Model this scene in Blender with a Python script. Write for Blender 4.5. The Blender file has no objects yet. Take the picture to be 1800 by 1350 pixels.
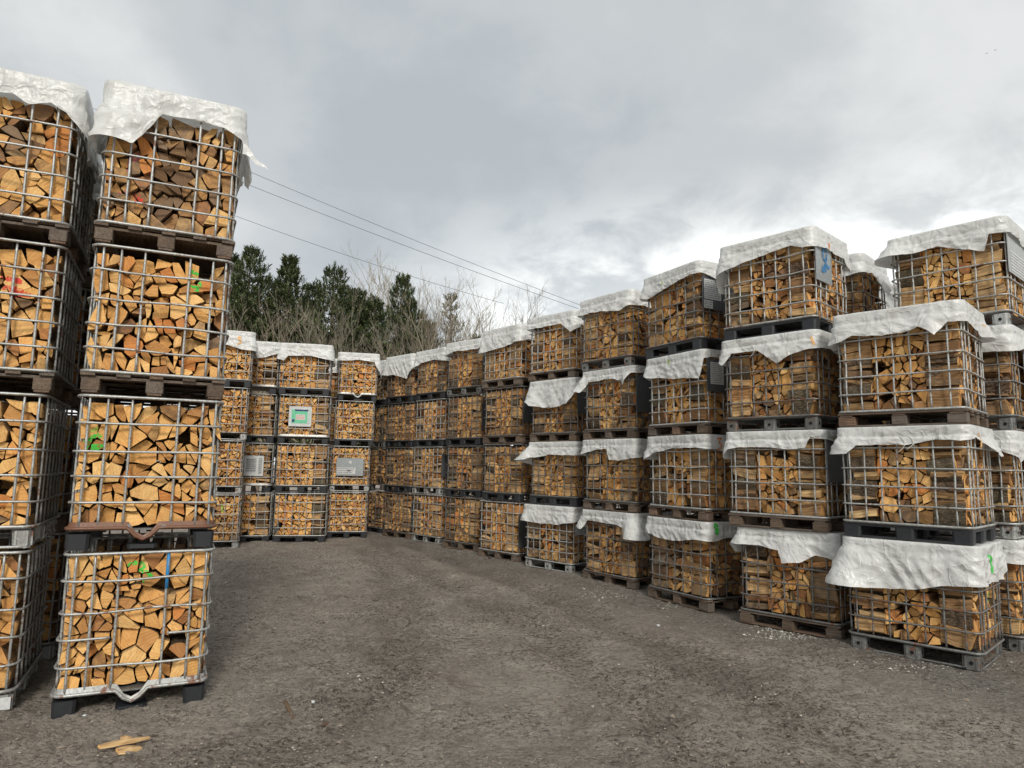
import bpy, math, random
import numpy as np
from mathutils import Vector, Matrix, noise
PI = math.pi
rng = random.Random(7)
S = bpy.context.scene
COL = S.collection

# ------------------------------------------------------------------ camera, sky, sun, exposure
FPX, PITCH, ROLL, CAMH = 1203.0, 7.04, 1.03, 1.81
cam = bpy.data.cameras.new('camera'); cam.sensor_width = 36; cam.lens = 36*FPX/1800
cam.clip_start = .05; cam.clip_end = 6000
co = bpy.data.objects.new('camera', cam); COL.objects.link(co)
co.matrix_world = Matrix.Translation((0, 0, CAMH)) @ Matrix.Rotation(math.radians(90+PITCH), 4, 'X') @ Matrix.Rotation(math.radians(ROLL), 4, 'Z')
S.camera = co
S.view_settings.view_transform = 'Standard'; S.view_settings.look = 'None'
S.view_settings.exposure = 0.62; S.view_settings.gamma = 1
S.cycles.max_bounces = 5; S.cycles.diffuse_bounces = 3; S.cycles.glossy_bounces = 2
S.cycles.transparent_max_bounces = 6
S.cycles.use_denoising = True

SUN_EL, SUN_AZ = 34, 168      # degrees; azimuth measured clockwise from +Y (168 = behind the camera, a little right)
W = bpy.data.worlds.new('World'); S.world = W; W.use_nodes = True
def wnodes():
    nt = W.node_tree; N = nt.nodes; L = nt.links; N.clear()
    def n(t, **k):
        x = N.new(t)
        for a, b in k.items(): setattr(x, a, b)
        return x
    tc = n('ShaderNodeTexCoord')
    sky = n('ShaderNodeTexSky', sky_type='NISHITA', sun_disc=False, sun_elevation=math.radians(SUN_EL), sun_rotation=math.radians(SUN_AZ))
    skm = n('ShaderNodeVectorMath', operation='SCALE'); skm.inputs['Scale'].default_value = .10
    L.new(sky.outputs[0], skm.inputs[0])
    sep = n('ShaderNodeSeparateXYZ'); L.new(tc.outputs['Generated'], sep.inputs[0])
    def math_(op, a, b=None, c=None, clamp=False):
        m = n('ShaderNodeMath', operation=op); m.use_clamp = clamp
        for i, v in enumerate((a, b, c)):
            if v is None: continue
            if isinstance(v, (int, float)): m.inputs[i].default_value = v
            else: L.new(v, m.inputs[i])
        return m.outputs[0]
    zc = math_('MAXIMUM', sep.outputs[2], 0.0)
    den = math_('ADD', zc, .50)
    px = math_('DIVIDE', sep.outputs[0], den); py = math_('DIVIDE', sep.outputs[1], den)
    cx = n('ShaderNodeCombineXYZ'); L.new(px, cx.inputs[0]); L.new(py, cx.inputs[1]); L.new(math_('MULTIPLY', zc, .8), cx.inputs[2])
    def noi(sc, det, rough, off, dist=0.0):
        mp = n('ShaderNodeMapping'); mp.inputs['Location'].default_value = off; L.new(cx.outputs[0], mp.inputs[0])
        t = n('ShaderNodeTexNoise'); t.inputs['Scale'].default_value = sc; t.inputs['Detail'].default_value = det
        t.inputs['Roughness'].default_value = rough; t.inputs['Distortion'].default_value = dist
        L.new(mp.outputs[0], t.inputs['Vector']); return t.outputs['Fac']
    big = noi(.9, 3, .5, (3.1, .4, 0)); mid = noi(2.4, 5, .52, (7.7, 2.2, 1), .2); fine = noi(7.5, 7, .58, (1.3, 8.8, 2), .35)
    base = math_('ADD', math_('MULTIPLY', big, .58), math_('ADD', math_('MULTIPLY', mid, .32), math_('MULTIPLY', fine, .10)))
    ramp = n('ShaderNodeValToRGB'); L.new(base, ramp.inputs[0])
    e = ramp.color_ramp; e.interpolation = 'EASE'
    e.elements[0].position = .42; e.elements[0].color = (.425, .46, .485, 1)
    e.elements[1].position = .60; e.elements[1].color = (.70, .71, .705, 1)
    m = e.elements.new(.5); m.color = (.515, .54, .55, 1)
    # the thin bright part of the cloud deck, low in the sky ahead and to the right
    az = n('ShaderNodeVectorMath', operation='DOT_PRODUCT'); L.new(tc.outputs['Generated'], az.inputs[0]); az.inputs[1].default_value = Vector((.60, .79, .16)).normalized()
    lob = n('ShaderNodeMapRange'); lob.interpolation_type = 'SMOOTHSTEP'; L.new(az.outputs['Value'], lob.inputs[0])
    lob.inputs[1].default_value = .62; lob.inputs[2].default_value = 1.0
    low = n('ShaderNodeMapRange'); low.interpolation_type = 'SMOOTHSTEP'; L.new(sep.outputs[2], low.inputs[0])
    low.inputs[1].default_value = .42; low.inputs[2].default_value = .14
    rag = n('ShaderNodeMapRange'); rag.interpolation_type = 'SMOOTHSTEP'
    L.new(math_('ADD', math_('MULTIPLY', mid, .55), math_('MULTIPLY', fine, .45)), rag.inputs[0]); rag.inputs[1].default_value = .43; rag.inputs[2].default_value = .57
    thin = math_('MULTIPLY', math_('MULTIPLY', lob.outputs[0], low.outputs[0]), math_('ADD', math_('MULTIPLY', rag.outputs[0], 1.6), .45), clamp=True)
    # all low sky is a little brighter
    low2 = n('ShaderNodeMapRange'); low2.interpolation_type = 'SMOOTHSTEP'; L.new(sep.outputs[2], low2.inputs[0]); low2.inputs[1].default_value = .26; low2.inputs[2].default_value = .02
    thin2 = math_('MAXIMUM', thin, math_('MULTIPLY', low2.outputs[0], .55))
    mx = n('ShaderNodeMixRGB'); L.new(thin2, mx.inputs[0]); L.new(ramp.outputs[0], mx.inputs[1]); mx.inputs[2].default_value = (1.24, 1.25, 1.21, 1)
    mix = n('ShaderNodeMixRGB'); mix.inputs[0].default_value = .93; L.new(skm.outputs[0], mix.inputs[1]); L.new(mx.outputs[0], mix.inputs[2])
    bg = n('ShaderNodeBackground'); bg.inputs[1].default_value = .77; L.new(mix.outputs[0], bg.inputs[0])
    out = n('ShaderNodeOutputWorld'); L.new(bg.outputs[0], out.inputs[0])
wnodes()
sl = bpy.data.lights.new('sun', 'SUN'); sl.energy = 1.5; sl.angle = math.radians(14); sl.color = (1, .955, .88)
so = bpy.data.objects.new('sun', sl); COL.objects.link(so)
_a = math.radians(SUN_AZ); _e = math.radians(SUN_EL)
sd = Vector((math.sin(_a)*math.cos(_e), math.cos(_a)*math.cos(_e), math.sin(_e)))
so.rotation_euler = sd.to_track_quat('Z', 'Y').to_euler()

def project(p):
    P, R = math.radians(PITCH), math.radians(ROLL)
    z = p[2]-CAMH; d = p[1]*math.cos(P)+z*math.sin(P); y = -p[1]*math.sin(P)+z*math.cos(P)
    if d < .1: return None
    a = FPX*p[0]/d; b = -FPX*y/d
    return 900+a*math.cos(R)-b*math.sin(R), 675+a*math.sin(R)+b*math.cos(R), d

# ------------------------------------------------------------------ materials
def mat(name, build):
    m = bpy.data.materials.new(name); m.use_nodes = True
    nt = m.node_tree; N = nt.nodes; N.clear()
    out = N.new('ShaderNodeOutputMaterial')
    class B: pass
    b = B(); b.nt = nt; b.N = N; b.L = nt.links; b.out = out
    def n(t, ins=None, **k):
        x = N.new(t)
        for a, v in k.items(): setattr(x, a, v)
        for a, v in (ins or {}).items():
            if isinstance(v, bpy.types.NodeSocket): nt.links.new(v, x.inputs[a])
            else: x.inputs[a].default_value = v
        return x
    b.n = n
    b.noise = lambda vec, sc, det=4, ro=.55, dist=0.: n('ShaderNodeTexNoise', {'Vector': vec, 'Scale': sc, 'Detail': det, 'Roughness': ro, 'Distortion': dist}).outputs['Fac']
    def ramp(f, *st):
        r = n('ShaderNodeValToRGB', {'Fac': f}); e = r.color_ramp
        e.elements[0].position = st[0][0]; e.elements[0].color = (*st[0][1], 1)
        e.elements[1].position = st[-1][0]; e.elements[1].color = (*st[-1][1], 1)
        for p, c in st[1:-1]: q = e.elements.new(p); q.color = (*c, 1)
        return r.outputs[0]
    b.ramp = ramp
    def rng_(f, a, c, lo=0., hi=1.): return n('ShaderNodeMapRange', {0: f, 1: a, 2: c, 3: lo, 4: hi}).outputs[0]
    b.rng = rng_
    def mix(f, a, c, bt='MIX'): 
        x = n('ShaderNodeMixRGB', blend_type=bt)
        for i, v in enumerate((f, a, c)):
            if isinstance(v, bpy.types.NodeSocket): nt.links.new(v, x.inputs[i])
            else: x.inputs[i].default_value = v if not isinstance(v, tuple) else (*v, 1)
        return x.outputs[0]
    b.mix = mix
    def ma(op, a, c=0.): return n('ShaderNodeMath', {0: a, 1: c}, operation=op).outputs[0]
    b.ma = ma
    def bump(h, st, dist): return n('ShaderNodeBump', {'Height': h, 'Strength': st, 'Distance': dist}).outputs[0]
    b.bump = bump
    def bsdf(**k): return n('ShaderNodeBsdfPrincipled', {a.replace('_', ' '): v for a, v in k.items()}).outputs[0]
    b.bsdf = bsdf
    sh = build(b); nt.links.new(sh, out.inputs[0])
    return m
def flat(name, c, rough=.7, metal=0.):
    def f(b):
        g = b.n('ShaderNodeNewGeometry').outputs['Position']
        k = b.noise(g, 30, 5); col = b.mix(b.rng(k, .3, .7), tuple(x*.8 for x in c), tuple(min(1, x*1.12) for x in c))
        return b.bsdf(Base_Color=col, Roughness=rough, Metallic=metal)
    return mat(name, f)

def tone(b):
    t = b.n('ShaderNodeAttribute', attribute_name='tone', attribute_type='GEOMETRY')
    s = b.n('ShaderNodeSeparateXYZ', {0: t.outputs['Vector']}); return s.outputs
def f_end(b):
    r = tone(b); uv = b.n('ShaderNodeUVMap', uv_map='UVMap').outputs[0]
    ro = b.n('ShaderNodeMapping', {'Vector': uv, 'Scale': (9, 70, 1)}).outputs[0]
    saw = b.noise(ro, 1.0, 4, .6)
    wv = b.n('ShaderNodeTexWave', {'Vector': uv, 'Scale': 26, 'Distortion': 2.2, 'Detail': 2, 'Detail Scale': 1.2}, wave_type='RINGS').outputs['Fac']
    blot = b.noise(uv, 17, 5, .6)
    fine = b.noise(uv, 120, 3, .7)
    base = b.ramp(r[0], (0, (.43, .21, .085)), (.22, (.68, .37, .13)), (.48, (.86, .50, .175)), (.72, (.92, .61, .26)), (.88, (.86, .47, .16)), (1, (.68, .29, .09)))
    c = b.mix(b.rng(blot, .42, .72, 0, .6), base, b.mix(1, base, (.72, .50, .34), 'MULTIPLY'))
    c = b.mix(b.ma('MULTIPLY', b.rng(wv, 0, 1), .22), c, b.mix(1, base, (.62, .48, .36), 'MULTIPLY'))
    c = b.mix(b.rng(saw, .45, .7, 0, .5), c, b.mix(1, base, (1.18, 1.12, .98), 'MULTIPLY'))
    c = b.mix(b.rng(saw, .5, .3, 0, .5), c, b.mix(1, base, (.66, .52, .42), 'MULTIPLY'))
    ck = b.noise(b.n('ShaderNodeMapping', {'Vector': uv, 'Scale': (16, 150, 1), 'Rotation': (0, 0, .5)}).outputs[0], 1, 2, .5, .4)
    c = b.mix(b.rng(ck, .64, .70, 0, .7), c, (.10, .055, .03))
    c = b.mix(b.rng(fine, .54, .72, 0, .6), c, b.mix(1, base, (.5, .36, .26), 'MULTIPLY'))
    # dark stain blots on weathered ends
    w = b.ma('ADD', r[1], b.ma('MULTIPLY', b.ma('SUBTRACT', blot, .5), .9))
    c = b.mix(b.rng(w, .35, .95, 0, .93), c, b.mix(r[2], (.135, .075, .040), (.23, .165, .115)))
    h = b.ma('ADD', b.ma('MULTIPLY', saw, .7), b.ma('MULTIPLY', blot, .5))
    return b.bsdf(Base_Color=c, Roughness=.82, Specular_IOR_Level=.25, Normal=b.bump(h, .9, .012))
def f_split(b):
    r = tone(b); uv = b.n('ShaderNodeUVMap', uv_map='UVMap').outputs[0]
    g = b.noise(b.n('ShaderNodeMapping', {'Vector': uv, 'Scale': (3.2, 55, 1)}).outputs[0], 1, 5, .62, .6)
    g2 = b.noise(b.n('ShaderNodeMapping', {'Vector': uv, 'Scale': (9, 190, 1)}).outputs[0], 1, 3, .6, .2)
    blot = b.noise(uv, 12, 4)
    base = b.ramp(r[0], (0, (.30, .18, .095)), (.3, (.50, .32, .165)), (.6, (.68, .46, .24)), (.85, (.76, .54, .29)), (1, (.46, .22, .09)))
    c = b.mix(b.rng(g, .33, .68, 0, 1), b.mix(1, base, (.42, .34, .28), 'MULTIPLY'), b.mix(1, base, (1.22, 1.2, 1.12), 'MULTIPLY'))
    c = b.mix(b.rng(g2, .50, .68, 0, .55), c, b.mix(1, base, (.42, .33, .26), 'MULTIPLY'))
    w = b.ma('ADD', r[1], b.ma('MULTIPLY', b.ma('SUBTRACT', blot, .5), 1.0))
    c = b.mix(b.rng(w, .35, .95, 0, .85), c, b.mix(r[2], (.11, .068, .042), (.19, .155, .12)))
    return b.bsdf(Base_Color=c, Roughness=.85, Specular_IOR_Level=.2, Normal=b.bump(g, .9, .010))
def f_bark(b):
    r = tone(b); uv = b.n('ShaderNodeUVMap', uv_map='UVMap').outputs[0]
    v = b.n('ShaderNodeTexVoronoi', {'Vector': b.n('ShaderNodeMapping', {'Vector': uv, 'Scale': (14, 45, 1)}).outputs[0], 'Scale': 1.}, feature='DISTANCE_TO_EDGE').outputs['Distance']
    nz = b.noise(uv, 40, 6, .65)
    c = b.ramp(nz, (.3, (.07, .045, .032)), (.55, (.19, .125, .082)), (.75, (.32, .25, .185)))
    c = b.mix(b.rng(v, 0, .16, .8, 0), c, (.022, .015, .011))
    c = b.mix(b.ma('MULTIPLY', r[2], .35), c, (.17, .17, .11))
    return b.bsdf(Base_Color=c, Roughness=.92, Specular_IOR_Level=.15, Normal=b.bump(b.ma('ADD', v, nz), 1, .012))
M_END, M_SPLIT, M_BARK = mat('sawn_wood_end', f_end), mat('split_wood_grain', f_split), mat('bark', f_bark)

def f_steel(b, dark=1., rust=.62):
    p = b.n('ShaderNodeTexCoord').outputs['Object']; oi = b.n('ShaderNodeObjectInfo').outputs['Random']
    off = b.n('ShaderNodeVectorMath', {0: p, 1: b.n('ShaderNodeCombineXYZ', {0: b.ma('MULTIPLY', oi, 40.)}).outputs[0]}, operation='ADD').outputs[0]
    a = b.noise(off, 60, 5, .6); d = b.noise(off, 5, 5, .6)
    c = b.mix(b.rng(a, .35, .7), tuple(x*dark for x in (.26, .265, .26)), tuple(x*dark for x in (.50, .51, .49)))
    c = b.mix(b.rng(d, .45, .62, 0, .5), c, tuple(x*dark for x in (.20, .185, .16)))
    rr = b.noise(off, 9, 7, .7)
    m = b.rng(b.ma('ADD', rr, b.ma('MULTIPLY', oi, .10)), rust, rust+.05, 0, .9)
    c = b.mix(m, c, (.17, .065, .028))
    return b.bsdf(Base_Color=c, Roughness=b.rng(a, .3, .7, .38, .62), Metallic=b.rng(m, 0, 1, .55, 0), Normal=b.bump(a, .3, .002))
M_STEEL = mat('galvanised_steel', lambda b: f_steel(b, 1.28, .64))
M_RUSTY = mat('rusty_steel', lambda b: f_steel(b, .5, .45))
M_STEEL_DULL = mat('weathered_shaded_steel', lambda b: f_steel(b, .62, .60))  # aged steel, its colour also darkened for the shade on the right rows' bars
M_PLASTIC = flat('black_plastic', (.022, .024, .028), .5)
M_HOLE = flat('dark_hole', (.004, .004, .004), .9)
def f_pallet(b):
    p = b.n('ShaderNodeTexCoord').outputs['Object']; oi = b.n('ShaderNodeObjectInfo').outputs['Random']
    off = b.n('ShaderNodeVectorMath', {0: p, 1: b.n('ShaderNodeCombineXYZ', {0: b.ma('MULTIPLY', oi, 40.), 2: b.ma('MULTIPLY', oi, 9.)}).outputs[0]}, operation='ADD').outputs[0]
    g = b.noise(b.n('ShaderNodeMapping', {'Vector': off, 'Scale': (6, 60, 90)}).outputs[0], 1, 4, .6, .4)
    k = b.noise(off, 7, 4)
    base = b.ramp(oi, (0, (.12, .085, .06)), (.4, (.20, .145, .10)), (.7, (.17, .145, .12)), (1, (.24, .15, .095)))
    c = b.mix(b.rng(g, .35, .65), b.mix(1, base, (.5, .45, .42), 'MULTIPLY'), base)
    c = b.mix(b.rng(k, .5, .7, 0, .6), c, (.07, .055, .045))
    return b.bsdf(Base_Color=c, Roughness=.88, Normal=b.bump(g, .7, .004))
M_PALLET = mat('pallet_timber', f_pallet)
def f_tarp(b):
    p = b.n('ShaderNodeTexCoord').outputs['Object']; oi = b.n('ShaderNodeObjectInfo').outputs['Random']
    off = b.n('ShaderNodeVectorMath', {0: p, 1: b.n('ShaderNodeCombineXYZ', {0: b.ma('MULTIPLY', oi, 31.), 1: b.ma('MULTIPLY', oi, 17.)}).outputs[0]}, operation='ADD').outputs[0]
    wob = b.n('ShaderNodeVectorMath', {0: b.n('ShaderNodeTexNoise', {'Vector': off, 'Scale': 3., 'Detail': 2}).outputs['Color'], 'Scale': .35}, operation='SCALE').outputs[0]
    q = b.n('ShaderNodeVectorMath', {0: off, 1: wob}, operation='ADD').outputs[0]
    def vor(sc, dx=0.):
        return b.n('ShaderNodeTexVoronoi', {'Vector': b.n('ShaderNodeMapping', {'Vector': q, 'Scale': (1, 1, 1.6), 'Location': (dx, dx, 0)}).outputs[0], 'Scale': sc}, feature='DISTANCE_TO_EDGE').outputs['Distance']
    def ridge(sc, rot, st, wd=.05):
        v = b.n('ShaderNodeMapping', {'Vector': q, 'Scale': st, 'Rotation': rot}).outputs[0]
        k = b.noise(v, sc, 1, .5, .1); return b.rng(b.ma('ABSOLUTE', b.ma('SUBTRACT', k, .5)), 0, wd, 1, 0)
    def facet(sc, off_):
        v = b.n('ShaderNodeMapping', {'Vector': q, 'Location': (off_, off_*.7, 0), 'Scale': (1, 1, 1.3)}).outputs[0]
        return b.n('ShaderNodeTexVoronoi', {'Vector': v, 'Scale': sc}, feature='F1').outputs['Distance']
    cr = b.ma('ADD', b.ma('ADD', ridge(4.5, (.5, .6, .9), (1, 1, .35)), b.ma('MULTIPLY', ridge(8., (.9, -.4, -.6), (1, .4, 1)), .5)), b.ma('MULTIPLY', ridge(18., (0, .3, .2), (1, 1, .5), .08), .15))
    n1 = b.ma('ADD', b.ma('MULTIPLY', facet(5.5, 2.), 1.1), b.ma('MULTIPLY', facet(14., 7.), .35))
    # woven tape structure, barely visible
    wv = b.ma('MULTIPLY', b.ma('SINE', b.ma('MULTIPLY', b.n('ShaderNodeSeparateXYZ', {0: p}).outputs[2], 900.)), .01)
    h = b.ma('ADD', b.ma('ADD', b.ma('MULTIPLY', cr, .22), b.ma('MULTIPLY', n1, .8)), wv)
    d = b.noise(off, 4, 6, .65)
    c = b.mix(b.rng(d, .46, .74, 0, .6), (.80, .81, .79), (.56, .545, .50))
    d2 = b.noise(b.n('ShaderNodeMapping', {'Vector': off, 'Scale': (14, 14, 2.5)}).outputs[0], 1, 5, .65); c = b.mix(b.rng(d2, .56, .72, 0, .38), c, (.42, .40, .35))
    nrm = b.bump(h, .62, .030)
    pr = b.bsdf(Base_Color=c, Roughness=.30, Specular_IOR_Level=.6, Normal=nrm)
    tr = b.n('ShaderNodeBsdfTranslucent', {'Color': c, 'Normal': nrm}).outputs[0]
    return b.n('ShaderNodeMixShader', {0: .22, 1: pr, 2: tr}).outputs[0]
M_TARP = mat('white_plastic_sheet', f_tarp)
def spray(name, c):
    def f(b):
        g = b.n('ShaderNodeNewGeometry').outputs['Position']; k = b.noise(g, 140, 4, .7); k2 = b.noise(g, 26, 3, .6)
        col = b.mix(b.rng(k, .3, .7), tuple(x*.7 for x in c), c)
        a = b.rng(b.ma('ADD', k, b.ma('MULTIPLY', k2, .8)), .76, .90)
        return b.n('ShaderNodeMixShader', {0: a, 1: b.n('ShaderNodeBsdfTransparent').outputs[0], 2: b.bsdf(Base_Color=col, Roughness=.6)}).outputs[0]
    return mat(name, f)
M_GREEN = spray('green_spray_paint', (.06, .72, .08)); M_ORANGE = spray('orange_spray_paint', (1.0, .25, .035))
M_RED = spray('red_spray_paint', (.85, .05, .03)); M_BLUE = spray('blue_spray_paint', (.03, .25, .55)); M_YELLOW = spray('yellow_spray_paint', (.78, .68, .10))
M_PINK = spray('pink_spray_paint', (.65, .10, .20)); M_PALEORANGE = spray('faded_orange_spray_paint', (.95, .55, .22)); M_LIME = spray('lime_spray_paint', (.50, .72, .12))
M_BLUEBAR = flat('blue_paint', (.03, .24, .52), .5)
M_PAPER = flat('white_sticker', (.62, .63, .62), .5); M_PRINT = flat('dark_print', (.20, .20, .21), .6)
M_GPLATE = flat('grey_plate', (.10, .11, .115), .5, .2); M_SPLATE = flat('silver_plate', (.36, .39, .395), .4, .35)
M_LPLATE = flat('light_grey_plate', (.42, .44, .43), .5); M_GREENP = flat('green_print', (.16, .58, .34), .5); M_NAVY = flat('blue_print', (.02, .03, .16), .5)
M_CORD = flat('white_cord', (.7, .7, .66), .7)

# ------------------------------------------------------------------ mesh helpers
class MB:
    def __init__(s): s.v = []; s.f = []; s.m = []
    def add(s, vs, fs, mi=0):
        o = len(s.v); s.v.extend(vs); s.f.extend([tuple(i+o for i in f) for f in fs]); s.m.extend([mi]*len(fs))
    def box(s, c, d, mi=0, ch=0., taper=0.):
        x, y, z = c; a, b_, h = d[0]/2, d[1]/2, d[2]/2
        if ch:
            pr = [(a-ch, -b_), (a, -b_+ch), (a, b_-ch), (a-ch, b_), (-a+ch, b_), (-a, b_-ch), (-a, -b_+ch), (-a+ch, -b_)]
        else: pr = [(a, -b_), (a, b_), (-a, b_), (-a, -b_)]
        n = len(pr); k = 1-taper
        vs = [(x+p*k, y+q*k, z-h) for p, q in pr]+[(x+p, y+q, z+h) for p, q in pr]
        fs = [tuple(range(n-1, -1, -1)), tuple(range(n, 2*n))]+[(i, (i+1) % n, (i+1) % n+n, i+n) for i in range(n)]
        s.add(vs, fs, mi)
    def tube(s, pts, r, sides=6, closed=False, mi=0, rf=None):
        P = [Vector(p) for p in pts]; n = len(P); vs = []
        prev = None
        for i, p in enumerate(P):
            if closed: t = (P[(i+1) % n]-P[i-1])
            else: t = P[min(i+1, n-1)]-P[max(i-1, 0)]
            if t.length < 1e-9: t = Vector((0, 0, 1))
            t.normalize()
            up = prev if prev is not None else (Vector((0, 0, 1)) if abs(t.z) < .9 else Vector((0, 1, 0)))
            a = up - t*up.dot(t)
            if a.length < 1e-6: a = Vector((1, 0, 0)) - t*t.x
            a.normalize(); prev = a; b_ = t.cross(a)
            rr = rf(i/(n-1)) if rf else r
            for k in range(sides):
                an = 2*PI*k/sides; q = p+a*math.cos(an)*rr+b_*math.sin(an)*rr; vs.append(tuple(q))
        fs = []
        for i in range(n if closed else n-1):
            j = (i+1) % n
            for k in range(sides): k2 = (k+1) % sides; fs.append((i*sides+k, i*sides+k2, j*sides+k2, j*sides+k))
        if not closed: fs.append(tuple(range(sides))[::-1]); fs.append(tuple(range((n-1)*sides, n*sides)))
        s.add(vs, fs, mi)
    def mesh(s, name, mats, smooth=False):
        me = bpy.data.meshes.new(name); me.from_pydata(s.v, [], s.f)
        for m in (mats if isinstance(mats, (list, tuple)) else [mats]): me.materials.append(m)
        me.polygons.foreach_set('material_index', s.m)
        if smooth: me.polygons.foreach_set('use_smooth', [True]*len(s.f))
        me.update(); return me
def link(name, me, parent=None, mw=None):
    o = bpy.data.objects.new(name, me); COL.objects.link(o)
    if parent is not None: o.parent = parent
    if mw is not None: o.matrix_local = mw
    return o
def props(o, label=None, cat=None, group=None, kind=None):
    for k, v in (('label', label), ('category', cat), ('group', group), ('kind', kind)):
        if v: o[k] = v
    return o

# ------------------------------------------------------------------ ground
def vnoise(x, y, seed=0):
    xi = np.floor(x).astype(np.int64); yi = np.floor(y).astype(np.int64); fx = x-xi; fy = y-yi
    fx = fx*fx*(3-2*fx); fy = fy*fy*(3-2*fy)
    def h(a, b_):
        n = (a*374761393+b_*668265263+seed*974711) & 0x7fffffff
        n = ((n ^ (n >> 13))*1274126177) & 0x7fffffff
        return ((n ^ (n >> 16)) & 0xffff)/65535.
    return (h(xi, yi)*(1-fx)+h(xi+1, yi)*fx)*(1-fy)+(h(xi, yi+1)*(1-fx)+h(xi+1, yi+1)*fx)*fy
def track_pts():
    return [((-.5, .5), (1.4, 4.), (.3, 8.), (-1.6, 12.5), (-3.2, 17.)), ((1.1, .5), (2.6, 3.6), (1.4, 8.), (-.3, 12.), (-2.4, 16.5)), ((-2.4, 2.), (-.9, 6.), (-1.5, 10.), (-3., 15.))]
def gheight(x, y):
    z = .018*(vnoise(x*.5, y*.5, 1)-.5)*2
    wx = x+.25*vnoise(x*1.2, y*1.2, 21); wy = y+.25*vnoise(x*1.2+9, y*1.2, 22)
    patch = np.clip((vnoise(x*.7+3, y*.7, 2)*.6+vnoise(x*2.1, y*2.1, 3)*.4-.32)*2.6, .12, 1)
    for i, (f, a) in enumerate(((5, .020), (11, .021), (24, .018), (50, .011), (95, .005))):
        n = vnoise(wx*f, wy*f*.85, 4+i); z = z+a*patch*(1-np.abs(2*n-1)*1.5)
    for pts in track_pts():
        d = np.full(x.shape, 9.)
        for (x0, y0), (x1, y1) in zip(pts, pts[1:]):
            dx, dy = x1-x0, y1-y0; t = np.clip(((x-x0)*dx+(y-y0)*dy)/(dx*dx+dy*dy), 0, 1)
            d = np.minimum(d, np.hypot(x-x0-t*dx, y-y0-t*dy)+.12*(vnoise(x*1.5, y*1.5, 31)-.5))
        z = z-.026*np.exp(-(d/.20)**2)+.026*np.exp(-((d-.34)/.12)**2)*(.2+1.2*vnoise(x*5, y*5, 33))
        z = z+.008*np.exp(-(d/.2)**2)*np.sin(y*42+x*18)*(vnoise(x*2, y*2, 35) > .45)
    return z-.012
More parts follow.
